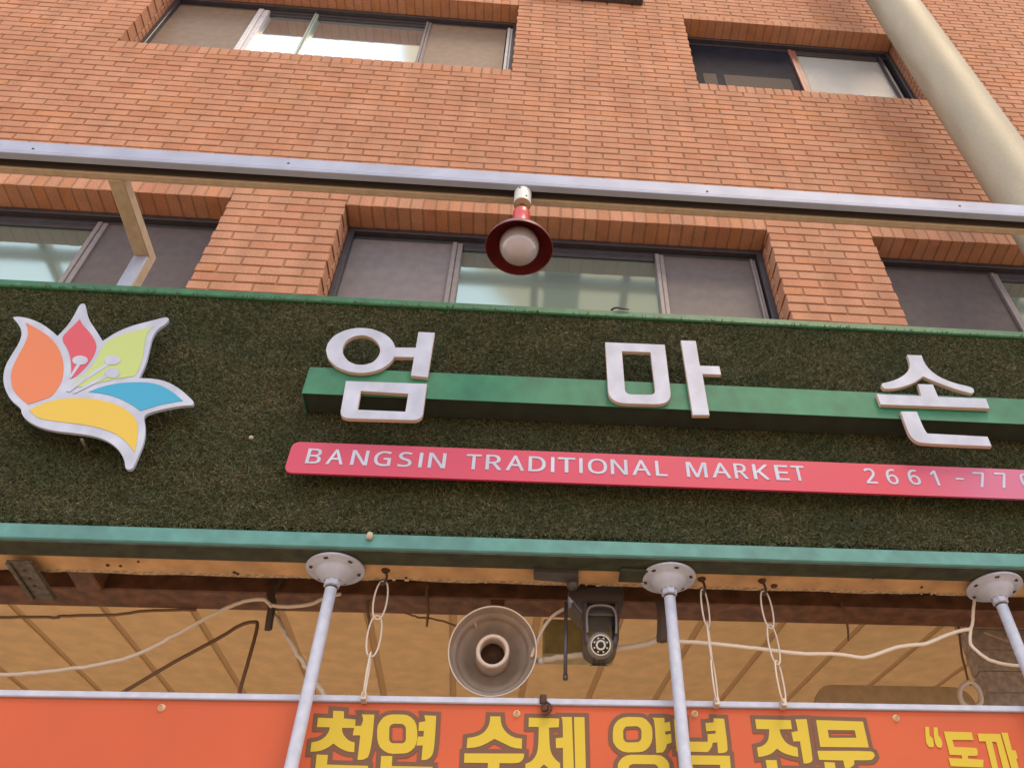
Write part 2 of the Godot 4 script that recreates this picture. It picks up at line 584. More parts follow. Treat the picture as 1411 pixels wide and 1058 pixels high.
func brick_building():
	var B := thing("brick_building", "orange brick building wall with sliding windows behind the green sign", "building")
	var openings := [[-3.9, -1.6, 4.45, 5.576], [-1.0, 1.3, 4.45, 5.576], [1.9, 4.2, 4.45, 5.576], [-2.8, -0.2, 7.315, 8.432], [1.1, 2.82, 7.315, 8.432]]
	# mortar backing, cut into slabs round the openings
	var st := mb()
	var e := 0.007
	var back := -0.006
	for band in [[3.36, 4.45, []], [4.45, 5.576, [0, 1, 2]], [5.576, 7.315, []], [7.315, 8.432, [3, 4]], [8.432, 11.6, []]]:
		var y0: float = band[0]; var y1: float = band[1]
		if band[2].is_empty():
			box(st, Vector3(-4.6, y0 + (e if y0 in [5.576, 8.432] else -e if y0 > 3.4 else 0.0), -0.3), Vector3(5.2, y1 - (e if y1 in [4.45, 7.315] else -e if y1 < 11.0 else 0.0), back))
		else:
			var x := -4.6
			for i in band[2]:
				box(st, Vector3(x, y0 - e, -0.3), Vector3(openings[i][0] - e, y1 + e, back))
				x = openings[i][1] + e
			box(st, Vector3(x, y0 - e, -0.3), Vector3(5.2, y1 + e, back))
	for o in openings:
		box(st, Vector3(o[0] + 0.004, o[3] + 0.0015, -0.2), Vector3(o[1] - 0.004, o[3] + 0.092, -0.003))
		if o[2] > 7.0: box(st, Vector3(o[0] + 0.004, o[2] - 0.092, -0.2), Vector3(o[1] - 0.004, o[2] - 0.004, -0.0045))
	var wall := obj("wall", st, M.mortar, B)
	# every brick: those that show largest stand singly, the rest are one mesh
	var singles := []
	var rest := mb()
	var cuts := [[-3.9, -1.6, 4.45, 5.675], [-1.0, 1.3, 4.45, 5.675], [1.9, 4.2, 4.45, 5.675], [-2.8, -0.2, 7.225, 8.49], [1.1, 2.82, 7.225, 8.49]]
	for row in range(-40, 76):
		var yc := 8.528 - 0.067 * row
		if yc < 3.42 or yc > 11.55: continue
		var off := 0.0 if row % 2 == 0 else 0.1
		for k in range(-24, 27):
			var spans := [[0.2 * k + off + 0.005, 0.2 * k + off + 0.195]]
			for c in cuts:
				if yc > c[2] and yc < c[3]:
					var next := []
					for s in spans:
						if s[1] <= c[0] or s[0] >= c[1]: next.append(s)
						else:
							if s[0] < c[0] - 0.02: next.append([s[0], c[0]])
							if s[1] > c[1] + 0.02: next.append([c[1], s[1]])
					spans = next
			for s in spans:
				if s[0] < -4.6 or s[1] > 5.2: continue
				var lo := Vector3(s[0], yc - 0.0285, -0.092); var hi := Vector3(s[1], yc + 0.0285, 0.0)
				var cx: float = (s[0] + s[1]) / 2.0
				var seen := cx > -2.35 and cx < 2.25 and yc > 4.86 and (yc < 5.72 or yc > 5.99)
				if seen: singles.append([Vector3(cx, yc, 0).distance_to(EYE), lo, hi])
				else: brick_into(rest, lo, hi, brick_tone())
		# second brick of each jamb, set in behind the joint
		for o in openings:
			if yc > o[2] + 0.02 and yc < o[3]:
				brick_side(rest, o[0], -1.0, yc)
				brick_side(rest, o[1], 1.0, yc)
	singles.sort_custom(func(a, b): return a[0] < b[0])
	for i in singles.size():
		var lo: Vector3 = singles[i][1]; var hi: Vector3 = singles[i][2]
		if i >= 300:
			brick_into(rest, lo, hi, brick_tone())
			continue
		var at := Vector3((lo.x + hi.x) / 2.0, (lo.y + hi.y) / 2.0, 0.0)
		var key := [roundi((hi.x - lo.x) * 1000.0), rng.randi() % 12]
		if not tone_mesh.has(key):
			var s1 := mb()
			brick_into(s1, lo - at, hi - at, brick_tone())
			s1.generate_normals()
			tone_mesh[key] = s1.commit()
		inst("brick", tone_mesh[key], M.brick, wall, at)
	# bricks on edge over each window head and along the upper sills
	var heads := []
	for k in 14:
		var s1 := mb()
		brick_into(s1, Vector3(-0.0285, -0.0475, -0.2), Vector3(0.0285, 0.0475, 0.0), brick_tone())
		s1.generate_normals()
		heads.append(s1.commit())
	for o in openings:
		var n := roundi((o[1] - o[0]) / 0.0667)
		var pitch: float = (o[1] - o[0]) / n
		for i in n:
			var x: float = o[0] + pitch * (i + 0.5)
			if absf(x) < 3.0: inst("header_brick", heads[rng.randi() % 14], M.brick, wall, Vector3(x, o[3] + 0.0475, 0))
			if o[2] > 7.0 and absf(x) < 3.2: inst("header_brick", heads[rng.randi() % 14], M.brick, wall, Vector3(x, o[2] - 0.0475, 0.001))
	var rb := obj("brickwork", rest, M.brick, B)
	rb.set_meta("kind", "stuff")
	# windows
	var w0 := window(B, openings[0])
	slide(w0, "pane", -3.3, -2.29, openings[0], -0.19, M.glass_green, true)
	slide(w0, "screen", -2.245, -1.64, openings[0], -0.175, M.screen_dark, false)
	stile(w0, -2.295, -2.243, openings[0], M.frame_mauve)
	slide(w0, "screen", -3.87, -3.3, openings[0], -0.175, M.screen_dark, false)
	var w1 := window(B, openings[1])
	slide(w1, "screen", -0.965, -0.43, openings[1], -0.175, M.screen_grey, false)
	stile(w1, -0.43, -0.375, openings[1], M.frame_mauve)
	slide(w1, "pane", -0.375, 0.685, openings[1], -0.19, M.glass_green, true)
	stile(w1, 0.685, 0.735, openings[1], M.frame_mauve)
	slide(w1, "screen", 0.735, 1.225, openings[1], -0.175, M.screen_mid, false)
	stile(w1, 1.225, 1.255, openings[1], M.frame_mauve)
	var w2 := window(B, openings[2])
	slide(w2, "screen", 1.94, 2.635, openings[2], -0.175, M.screen_dark, false)
	stile(w2, 2.635, 2.68, openings[2], M.frame_mauve)
	slide(w2, "pane", 2.68, 3.6, openings[2], -0.19, M.glass_green, true)
	slide(w2, "screen", 3.6, 4.16, openings[2], -0.175, M.screen_dark, false)
	var w3 := window(B, openings[3])
	slide(w3, "screen", -2.765, -2.175, openings[3], -0.175, M.screen_tan, false)
	stile(w3, -2.175, -2.095, openings[3], M.frame_white)
	slide(w3, "pane", -2.095, -0.905, openings[3], -0.195, M.glass_bright, true)
	stile(w3, -1.755, -1.728, openings[3], M.frame_grey)
	stile(w3, -0.905, -0.865, openings[3], M.frame_mauve)
	slide(w3, "screen", -0.865, -0.285, openings[3], -0.175, M.screen_tan, false)
	stile(w3, -0.275, -0.225, openings[3], M.frame_white)
	var w4 := window(B, openings[4])
	slide(w4, "screen", 1.135, 1.965, openings[4], -0.175, M.screen_navy, false)
	var cu := mb()  # the reddish reflection in this panel, painted as thin mottled plates
	box(cu, Vector3(1.22, 7.42, -0.1745), Vector3(1.32, 7.86, -0.173))
	box(cu, Vector3(1.38, 7.42, -0.1745), Vector3(1.9, 7.86, -0.173))
	obj("painted_reflection", cu, M.reflection_rose, w4)
	stile(w4, 1.965, 2.025, openings[4], M.frame_rust)
	slide(w4, "pane", 2.025, 2.715, openings[4], -0.19, M.glass_frosted, true)
	stile(w4, 2.715, 2.745, openings[4], M.frame_dark)
	# air conditioner bracket under the next floor, at the top edge
	var ac := mb()
	box(ac, Vector3(-0.1, 8.612, 0.003), Vector3(0.785, 8.76, 0.05), 0.004)
	obj("ledge", ac, M.frame_dark, B)

func brick_side(st: SurfaceTool, x: float, s: float, yc: float):
	var t := Transform3D(Basis(Vector3(0, 0, -s), Vector3.UP, Vector3(-s * -1.0, 0, 0) * -1.0), Vector3(x, yc, -0.147))
	# a header whose face looks into the opening
	st.set_color(brick_tone())
	var x1 := x + s * 0.09
	var lo := Vector3(minf(x, x1), yc - 0.0285, -0.192); var hi := Vector3(maxf(x, x1), yc + 0.0285, -0.102)
	box(st, lo, hi, 0.0025)

func window(B: Node, o: Array) -> Node3D:
	var w := part("window", B)
	var st := mb()
	var z0 := -0.235; var z1 := -0.14; var t := 0.036
	box(st, Vector3(o[0] + 0.002, o[3] - t, z0), Vector3(o[1] - 0.002, o[3] - 0.002, z1), 0.003)
	box(st, Vector3(o[0] + 0.002, o[2] + 0.002, z0), Vector3(o[1] - 0.002, o[2] + t, z1), 0.003)
	box(st, Vector3(o[0] + 0.002, o[2] + t, z0), Vector3(o[0] + t, o[3] - t, z1 - 0.001), 0.003)
	box(st, Vector3(o[1] - t, o[2] + t, z0), Vector3(o[1] - 0.002, o[3] - t, z1 - 0.001), 0.003)
	# the sash rails under the head
	box(st, Vector3(o[0] + t, o[3] - t - 0.03, z0), Vector3(o[1] - t, o[3] - t - 0.001, z1 - 0.035), 0.003)
	obj("frame", st, M.frame_dark, w)
	var bk := mb()
	box(bk, Vector3(o[0] + 0.01, o[2] + 0.01, -0.27), Vector3(o[1] - 0.01, o[3] - 0.01, -0.24))
	obj("backing", bk, M.screw_dark, w)
	return w

func slide(w: Node, called: String, x0: float, x1: float, o: Array, z: float, m: Material, sash: bool):
	var st := mb()
	var top: float = o[3] - 0.068
	box(st, Vector3(x0, o[2] + 0.037, z - 0.008), Vector3(x1, top, z))
	obj(called, st, m, w)
	if sash:
		var s := mb()
		box(s, Vector3(x0 + 0.002, top - 0.04, z + 0.0005), Vector3(x1 - 0.002, top - 0.001, z + 0.014), 0.003)
		obj("sash_rail", s, M.frame_dark, w)

func stile(w: Node, x0: float, x1: float, o: Array, m: Material):
	var st := mb()
	var mid := (x0 + x1) / 2.0
	box(st, Vector3(x0, o[2] + 0.038, -0.21), Vector3(mid - 0.002, o[3] - 0.067, -0.155), 0.003)
	box(st, Vector3(mid - 0.001, o[2] + 0.038, -0.21), Vector3(x1, o[3] - 0.067, -0.162), 0.003)
	obj("stile", st, m, w)

func drain_column():
	var st := mb(true)
	var prof := []
	for k in 24: prof.append(Vector2(0.153, 11.4 - 11.4 * k / 23.0))
	lathe(st, prof, Transform3D(Basis(), Vector3(2.615, 0.0, 0.35)), 48)
	var c := obj("street_column", st, M.column_paint, self)
	tag(c, "thick beige round column in front of the brick wall at the right edge", "column")

# ================================================================= the sign
func sign_board():
	var S := thing("market_sign", "long green sign board covered in artificial turf with white Korean letters", "shop sign", Vector3(0, 0, 0))
	var xl := -2.3; var xr := 2.7
	# backing panel
	var st := mb()
	box(st, Vector3(xl + 0.01, 2.94, 0.61), Vector3(xr - 0.01, 3.825, 0.785))
	obj("panel", st, M.turf_mat, S)
	# top frame and bottom frame
	st = mb()
	box(st, Vector3(xl, 3.825, 0.60), Vector3(xr, 3.858, 0.80), 0.004)
	obj("top_frame", st, M.sign_green, S)
	st = mb()
	box(st, Vector3(xl, 2.869, 0.745), Vector3(xr, 2.916, 0.803), 0.004)
	obj("bottom_frame", st, M.sign_teal, S)
	st = mb()
	box(st, Vector3(xl, 2.864, 0.738), Vector3(xr, 2.8685, 0.799))
	obj("shade_lip", st, M.sign_under, S)  # dark strip: the shade beneath the frame is painted into its colour
	st = mb()
	box(st, Vector3(0.285, 2.855, 0.70), Vector3(0.36, 2.8635, 0.76), 0.002)
	obj("corner_plate", st, M.sign_under, S)
	# soffit board with its torn back edge
	st = mb()
	box(st, Vector3(xl, 2.873, 0.662), Vector3(xr, 2.89, 0.744), 0.002)
	obj("soffit_board", st, M.plywood, S)
	var ed := PackedVector2Array()
	var x := xl
	var edge := []
	while x < xr:
		var d := 0.013 + rng.randf_range(0.0, 0.008)
		if rng.randf() < 0.16: d = rng.randf_range(0.001, 0.009)
		edge.append(Vector2(x, 0.662 - d))
		x += rng.randf_range(0.015, 0.11)
	st = mb()
	for i in edge.size() - 1:
		var a: Vector2 = edge[i]; var b: Vector2 = edge[i + 1]
		quad(st, Vector3(a.x, 2.876, a.y), Vector3(b.x, 2.876, b.y), Vector3(b.x, 2.876, 0.664), Vector3(a.x, 2.876, 0.664))
		quad(st, Vector3(a.x, 2.881, a.y), Vector3(b.x, 2.881, b.y), Vector3(b.x, 2.876, b.y), Vector3(a.x, 2.876, a.y))
	obj("torn_edge", st, M.ply_edge, S)
	# screw holes in the soffit
	for p in [[-0.277, 0.668], [-0.719, 0.672], [-0.712, 0.665], [-1.031, 0.69], [-1.0, 0.688], [0.717, 0.676], [-0.95, 0.71], [0.98, 0.73], [-0.1, 0.735], [1.13, 0.69]]:
		st = mb(true)
		var rr := 0.010 if absf(p[0] - 0.717) < 0.01 else rng.randf_range(0.003, 0.006)
		lathe(st, [Vector2(rr, 2.8728), Vector2(rr * 0.9, 2.870), Vector2(0, 2.869)], Transform3D(Basis(), Vector3(p[0], 0, p[1])), 12)
		obj("screw", st, M.rust, S)
	turf(S, xl, xr)
	# flower emblem: white plate with coloured petals
	var logo := part("flower_emblem", S)
	st = mb()
	prism(st, soften(P([-1522, 3608, -1510, 3613, -1478, 3608, -1430, 3587, -1379, 3548, -1365, 3536, -1355, 3584, -1355, 3634, -1359, 3679, -1353, 3687, -1342, 3683, -1327, 3649, -1301, 3607, -1266, 3566, -1233, 3524, -1210, 3564, -1175, 3597, -1134, 3619, -1100, 3639, -1087, 3642, -1078, 3633, -1083, 3611, -1099, 3584, -1101, 3547, -1092, 3500, -1081, 3436, -1080, 3391, -1080, 3378, -1039, 3379, -998, 3369, -951, 3339, -915, 3306, -903, 3294, -904, 3283, -932, 3279, -972, 3266, -1007, 3249, -1020, 3235, -1001, 3196, -987, 3147, -985, 3100, -984, 3058, -988, 3049, -1002, 3050, -1014, 3080, -1042, 3116, -1079, 3143, -1120, 3158, -1171, 3165, -1222, 3169, -1269, 3181, -1310, 3203, -1334, 3227, -1341, 3245, -1377, 3270, -1408, 3305, -1434, 3346, -1453, 3400, -1456, 3451, -1457, 3503, -1468, 3545, -1493, 3579]), 2, 75.0), 0.852, 0.861)
	obj("emblem_plate", st, M.letter_white, logo)
	var petals := {"petal_orange": [-1476, 3587, -1437, 3565, -1395, 3538, -1358, 3505, -1323, 3460, -1297, 3411, -1279, 3356, -1279, 3319, -1283, 3292, -1302, 3278, -1330, 3260, -1361, 3282, -1392, 3312, -1416, 3353, -1431, 3396, -1436, 3447, -1440, 3505, -1450, 3546], "petal_red": [-1332, 3613, -1313, 3587, -1282, 3558, -1250, 3518, -1237, 3490, -1233, 3449, -1239, 3405, -1249, 3374, -1259, 3364, -1281, 3423, -1311, 3478, -1351, 3525, -1345, 3560, -1337, 3588], "petal_green": [-1113, 3596, -1122, 3570, -1115, 3528, -1099, 3470, -1093, 3424, -1093, 3385, -1141, 3371, -1185, 3349, -1225, 3329, -1247, 3342, -1232, 3376, -1221, 3427, -1222, 3479, -1225, 3514, -1197, 3549, -1158, 3574], "petal_blue": [-1194, 3316, -1160, 3342, -1114, 3358, -1056, 3363, -1012, 3354, -969, 3327, -934, 3297, -978, 3284, -1012, 3266, -1033, 3253, -1062, 3274, -1108, 3299, -1148, 3311], "petal_yellow": [-1318, 3240, -1297, 3265, -1261, 3283, -1221, 3291, -1170, 3291, -1123, 3280, -1080, 3262, -1039, 3229, -1019, 3195, -1006, 3151, -998, 3106, -1025, 3136, -1059, 3163, -1101, 3182, -1147, 3193, -1199, 3200, -1250, 3204, -1290, 3214]}
	for k in petals:
		st = mb()
		prism(st, soften(P(petals[k]), 2, 62.0), 0.8605, 0.8622)
		var pt := obj("petal", st, M[k], logo)
		pt.set_meta("label", k.trim_prefix("petal_") + " petal of the flower emblem")
	for a in [[[-1241, 3438, -1240, 3431, -1242, 3424, -1247, 3420, -1255, 3418, -1263, 3419, -1272, 3422, -1279, 3428, -1283, 3435, -1285, 3443, -1282, 3449, -1277, 3454, -1269, 3456, -1261, 3455, -1252, 3451, -1245, 3445], [-1265, 3422, -1265, 3366, -1259, 3364, -1255, 3418]], [[-1154, 3445, -1153, 3437, -1156, 3431, -1161, 3426, -1169, 3424, -1177, 3425, -1186, 3428, -1193, 3435, -1197, 3442, -1199, 3450, -1196, 3457, -1191, 3462, -1183, 3464, -1175, 3463, -1166, 3459, -1159, 3453], [-1187, 3432, -1229, 3368, -1252, 3315, -1242, 3311, -1218, 3360, -1177, 3424]], [[-1137, 3393, -1136, 3385, -1138, 3379, -1143, 3374, -1150, 3372, -1158, 3373, -1167, 3377, -1173, 3383, -1178, 3390, -1179, 3398, -1177, 3405, -1172, 3409, -1164, 3411, -1156, 3411, -1148, 3407, -1141, 3401], [-1172, 3383, -1201, 3353, -1234, 3311, -1227, 3306, -1192, 3344, -1163, 3375]]]:
		st = mb()
		prism(st, P(a[0]), 0.8625, 0.8636)
		prism(st, P(a[1]), 0.8624, 0.8632)
		obj("stamen", st, M.letter_white, logo)
	for p in [[-1.15, 3.15], [-1.3, 3.25], [-1.1, 3.42], [-1.36, 3.5], [-1.0, 3.3]]:
		st = mb(true)
		tube(st, [Vector3(p[0], p[1], 0.785), Vector3(p[0], p[1], 0.855)], 0.004, 8)
		obj("peg", st, M.galvanised, logo)
	# green bar behind the letters
	st = mb()
	box(st, Vector3(-0.617, 3.333, 0.8725), Vector3(xr - 0.25, 3.441, 0.875), 0.0008)
	box(st, Vector3(-0.617, 3.4385, 0.79), Vector3(xr - 0.25, 3.441, 0.8722), 0.0008)
	box(st, Vector3(-0.617, 3.333, 0.79), Vector3(-0.6145, 3.4382, 0.8722), 0.0008)
	var gbar := obj("green_bar", st, M.bar_green, S)
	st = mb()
	box(st, Vector3(-0.614, 3.339, 0.79), Vector3(xr - 0.25, 3.438, 0.872))  # dark filling: the shade under the bar is painted into its colour
	obj("painted_shade", st, M.shade_dark, gbar)
	# three large syllables cut from white board
	var z0 := 0.877; var z1 := 0.889
	var l1 := part("letter", S)
	solid_ring("stroke", P([-378, 3513, -377, 3497, -379, 3482, -383, 3468, -389, 3455, -398, 3443, -408, 3432, -420, 3424, -434, 3417, -448, 3413, -463, 3410, -479, 3411, -495, 3413, -510, 3418, -524, 3424, -538, 3433, -550, 3444, -560, 3456, -569, 3469, -575, 3484, -580, 3499, -581, 3514, -581, 3529, -577, 3544, -572, 3558, -564, 3571, -553, 3582, -541, 3591, -527, 3599, -512, 3604, -497, 3606, -480, 3606, -464, 3604, -448, 3598, -433, 3591, -419, 3582, -406, 3570, -396, 3557, -388, 3543, -382, 3528]), P([-424, 3511, -423, 3501, -424, 3491, -426, 3482, -429, 3473, -433, 3465, -438, 3458, -445, 3453, -452, 3449, -460, 3446, -468, 3445, -476, 3445, -485, 3446, -493, 3450, -501, 3454, -509, 3460, -515, 3467, -521, 3475, -526, 3484, -530, 3493, -532, 3503, -534, 3513, -533, 3523, -532, 3533, -529, 3542, -525, 3550, -519, 3557, -513, 3563, -506, 3567, -498, 3570, -489, 3572, -481, 3572, -472, 3570, -463, 3566, -455, 3562, -447, 3555, -441, 3548, -435, 3540, -430, 3531, -426, 3521]), l1, 0.0)
	solid("stroke", P([-322, 3600, -272, 3600, -271, 3404, -320, 3408, -321, 3486, -379, 3484, -381, 3525, -321, 3529]), l1, 0.0006)
	var ro := P([-500, 3376, -270, 3379, -267, 3235, -491, 3231]); var ri := P([-451, 3338, -318, 3335, -317, 3266, -448, 3266])
	solid_ring("stroke", rounded(ro, low_corners(ro, 0.028)), rounded(ri, [0.001]), l1, 0.0)
	var l2 := part("letter", S)
	ro = P([254, 3595, 442, 3597, 443, 3337, 257, 3333]); ri = P([305, 3557, 394, 3558, 397, 3375, 307, 3372])
	solid_ring("stroke", rounded(ro, low_corners(ro, 0.052)), rounded(ri, low_corners(ri, 0.02)), l2, 0.0)
	solid("stroke", P([495, 3621, 543, 3622, 544, 3509, 605, 3511, 606, 3473, 548, 3472, 550, 3302, 500, 3299]), l2, 0.0)
	var l3 := part("letter", S)
	solid("stroke", soften(P([1230, 3605, 1279, 3606, 1277, 3572, 1285, 3540, 1306, 3509, 1345, 3485, 1396, 3471, 1403, 3462, 1400, 3448, 1388, 3441, 1357, 3451, 1317, 3469, 1281, 3489, 1254, 3507, 1216, 3477, 1176, 3457, 1139, 3445, 1112, 3444, 1106, 3455, 1110, 3468, 1140, 3478, 1175, 3496, 1206, 3522, 1224, 3550, 1229, 3580]), 1, 38.0), l3, 0.0)
	solid("stroke", P([1080, 3420, 1221, 3420, 1226, 3472, 1275, 3473, 1275, 3420, 1428, 3421, 1425, 3379, 1081, 3375]), l3, 0.0006)
	solid("stroke", soften(P([1137, 3351, 1188, 3353, 1189, 3285, 1194, 3266, 1377, 3263, 1376, 3225, 1167, 3225, 1148, 3234, 1138, 3254, 1136, 3284]), 2, 48.0), l3, 0.0)
	# red name plate with raised white lettering
	var NP := part("name_plate", S)
	st = mb()
	var pl := rounded(P([-611, 3070, 2380, 3070, 2380, 3178, -611, 3178]), [0.024])
	plate_solid(st, pl, 0.838, 0.845, -0.62, 1.6)
	obj("plate", st, M.plate_red, NP)
	for k in 9:
		st = mb(true)
		var px := -0.5 + 0.33 * k
		tube(st, [Vector3(px, 3.125, 0.785), Vector3(px, 3.125, 0.839)], 0.004, 8)
		obj("peg", st, M.galvanised, NP)
	var font := SystemFont.new()
	font.font_names = PackedStringArray(["Droid Sans"])
	var text := [["B", -544, 3103, 39, 52], ["A", -487, 3103, 46, 52], ["N", -423, 3103, 45, 52], ["G", -362, 3103, 45, 52],
		["S", -302, 3103, 37, 52], ["I", -260, 3103, 8, 52], ["N", -216, 3103, 47, 53], ["T", -117, 3103, 42, 53],
		["R", -62, 3104, 45, 53], ["A", -4, 3104, 51, 53], ["D", 56, 3104, 47, 53], ["I", 99, 3104, 11, 53],
		["T", 137, 3104, 49, 53], ["I", 177, 3104, 10, 53], ["O", 223, 3104, 53, 53], ["N", 283, 3104, 47, 53],
		["A", 345, 3104, 53, 54], ["L", 401, 3104, 33, 54], ["M", 501, 3104, 59, 54], ["A", 570, 3105, 54, 54],
		["R", 627, 3105, 39, 54], ["K", 684, 3105, 46, 54], ["E", 744, 3105, 39, 54], ["T", 792, 3105, 38, 54],
		["2", 1001, 3105, 33, 55], ["6", 1064, 3105, 33, 55], ["6", 1129, 3106, 34, 55], ["1", 1190, 3106, 20, 55],
		["-", 1265, 3106, 24, 55], ["7", 1328, 3106, 34, 55], ["7", 1393, 3106, 34, 56], ["0", 1465, 3106, 34, 56]]
	for g in text:
		var tm := TextMesh.new()
		tm.font = font
		tm.text = g[0]
		tm.font_size = 64
		tm.depth = 0.02
		tm.pixel_size = 0.01
		tm.curve_step = 1.0
		var ab := tm.get_aabb()
		var sx: float = (g[3] / 1000.0 - 0.0016) / ab.size.x
		var sy: float = (g[4] / 1000.0 - 0.0012) / ab.size.y
		if g[0] == "-": sy = 0.0045 / ab.size.y
		var ls := SurfaceTool.new()
		if g[0] == "I": ls = mb()
		if g[0] == "I":
			box(ls, Vector3(-0.0048, -g[4] / 2000.0, 0), Vector3(0.0048, g[4] / 2000.0, 0.0012))
			obj("lettering", ls, M.letter_white, NP, Vector3(g[1] / 1000.0, g[2] / 1000.0 + g[4] / 2000.0, 0.8451))
			continue
		var at := Vector3(g[1] / 1000.0, g[2] / 1000.0 + g[4] / 2000.0, 0.8455) - Vector3(ab.get_center().x * sx, ab.get_center().y * sy, 0)
		for k in 3:
			var sh: Vector3 = [Vector3(-0.0008, -0.0006, 0), Vector3(0.0008, -0.0004, 0.00012), Vector3(0.0, 0.0006, 0.00024)][k]
			ls.append_from(tm, 0, Transform3D(Basis().scaled(Vector3(sx, sy, 0.08)), sh))
		inst("lettering", ls.commit(), M.letter_white, NP, at)
	# small things stuck to the board
	st = mb(true)
	lathe(st, [Vector2(0, 0.012), Vector2(0.007, 0.009), Vector2(0.009, 0.0), Vector2(0.007, -0.008), Vector2(0, -0.011)], Transform3D(Basis(), Vector3(-0.364, 2.903, 0.808)), 12)
	obj("knob", st, M.cream_bit, S)
	st = mb(true)
	lathe(st, [Vector2(0, 0.007), Vector2(0.006, 0.003), Vector2(0.0065, -0.003), Vector2(0, -0.006)], Transform3D(Basis(), Vector3(-0.741, 3.222, 0.803)), 9)
	obj("pebble", st, M.cream_bit, S)

func low_corners(p: PackedVector2Array, r: float) -> Array:
	var mid := 0.0
	for v in p: mid += v.y / p.size()
	var a := []
	for v in p: a.append(r if v.y < mid else 0.001)
	return a

func solid(called: String, p: PackedVector2Array, parent: Node, dz: float):
	var st := mb()
	prism(st, p, 0.8772, 0.8885 + dz)
	var o := obj(called, st, M.letter_edge, parent)
	st = mb()
	prism(st, grow(p, -0.0008), 0.8886 + dz, 0.8894 + dz)
	obj("face", st, M.letter_white, o)

func solid_ring(called: String, a: PackedVector2Array, b: PackedVector2Array, parent: Node, dz: float):
	var st := mb()
	ring(st, a, b, 0.8772, 0.8885 + dz)
	var o := obj(called, st, M.letter_edge, parent)
	st = mb()
	ring(st, grow(a, -0.0008), grow(b, 0.0008), 0.8886 + dz, 0.8894 + dz)
	obj("face", st, M.letter_white, o)

func plate_solid(st: SurfaceTool, p: PackedVector2Array, z0: float, z1: float, xa: float, xb: float):
	var uv := func(v: Vector2): return Vector2(clampf((v.x - xa) / (xb - xa), 0.002, 0.998), 0.5)
	var ids := Geometry2D.triangulate_polygon(p)
	for i in range(0, ids.size(), 3):
		var t := [p[ids[i]], p[ids[i + 1]], p[ids[i + 2]]]
		if (t[1] - t[0]).cross(t[2] - t[0]) < 0.0: t = [t[0], t[2], t[1]]
		for k in [0, 2, 1]:
			st.set_uv(uv.call(t[k])); st.add_vertex(v3(t[k], z1))
		for k in [0, 1, 2]:
			st.set_uv(uv.call(t[k])); st.add_vertex(v3(t[k], z0))
	for i in p.size():
		var a := p[i]; var b := p[(i + 1) % p.size()]
		for q in [[a, z0], [b, z1], [b, z0], [a, z0], [a, z1], [b, z1]]:
			st.set_uv(uv.call(q[0])); st.add_vertex(v3(q[0], q[1]))

func turf(S: Node, xl: float, xr: float):
	# one bent blade, instanced over the board
	var st := mb()
	var w := 0.0012
	var l := 0.0108
	var a := Vector3(-w, 0, 0); var b := Vector3(w, 0, 0)
	var c := Vector3(-w * 0.9, l * 0.55, 0.003); var d := Vector3(w * 0.9, l * 0.55, 0.003)
	var e := Vector3(0, l, 0.0085)
	for v in [a, c, b, b, c, d, c, e, d]: st.add_vertex(v)
	st.generate_normals()
	var mm := MultiMesh.new()
	mm.transform_format = MultiMesh.TRANSFORM_3D
	mm.use_colors = true
	mm.mesh = st.commit()
	var n := 330000
	mm.instance_count = n
	var patch := FastNoiseLite.new()
	patch.seed = 77
	patch.frequency = 3.5
	patch.fractal_octaves = 4
	for i in n:
		var p := Vector3(rng.randf_range(xl + 0.01, xr - 0.01), rng.randf_range(2.918, 3.829), 0.785)
		var out := Vector3(rng.randfn(0, 0.75), rng.randfn(-0.12, 0.7), rng.randf_range(0.25, 1.0)).normalized()
		if p.y > 3.825 and rng.randf() < 0.5:
			out.y = absf(out.y) + 0.35
			p.z = 0.798
			out = out.normalized()
		var side := out.cross(Vector3(rng.randfn(), rng.randfn(), rng.randfn())).normalized()
		var bs := Basis(side, out, side.cross(out)).scaled(Vector3.ONE * rng.randf_range(0.7, 1.25))
		mm.set_instance_transform(i, Transform3D(bs, p))
		var t := patch.get_noise_2d(p.x, p.y)
		var r := rng.randf() + t * 0.55
		var col := Color(0.056, 0.074, 0.028)
		if r > 0.97: col = Color(0.16, 0.135, 0.07)
		elif r > 0.62: col = Color(0.112, 0.106, 0.045)
		elif r > 0.3: col = Color(0.08, 0.093, 0.036)
		var k := rng.randf_range(0.75, 1.2)
		mm.set_instance_color(i, Color(col.r * k, col.g * k, col.b * k))
	var o := MultiMeshInstance3D.new()
	o.name = "turf"
	o.multimesh = mm
	o.material_override = M.turf_blade
	S.add_child(o)
	o.set_meta("kind", "stuff")

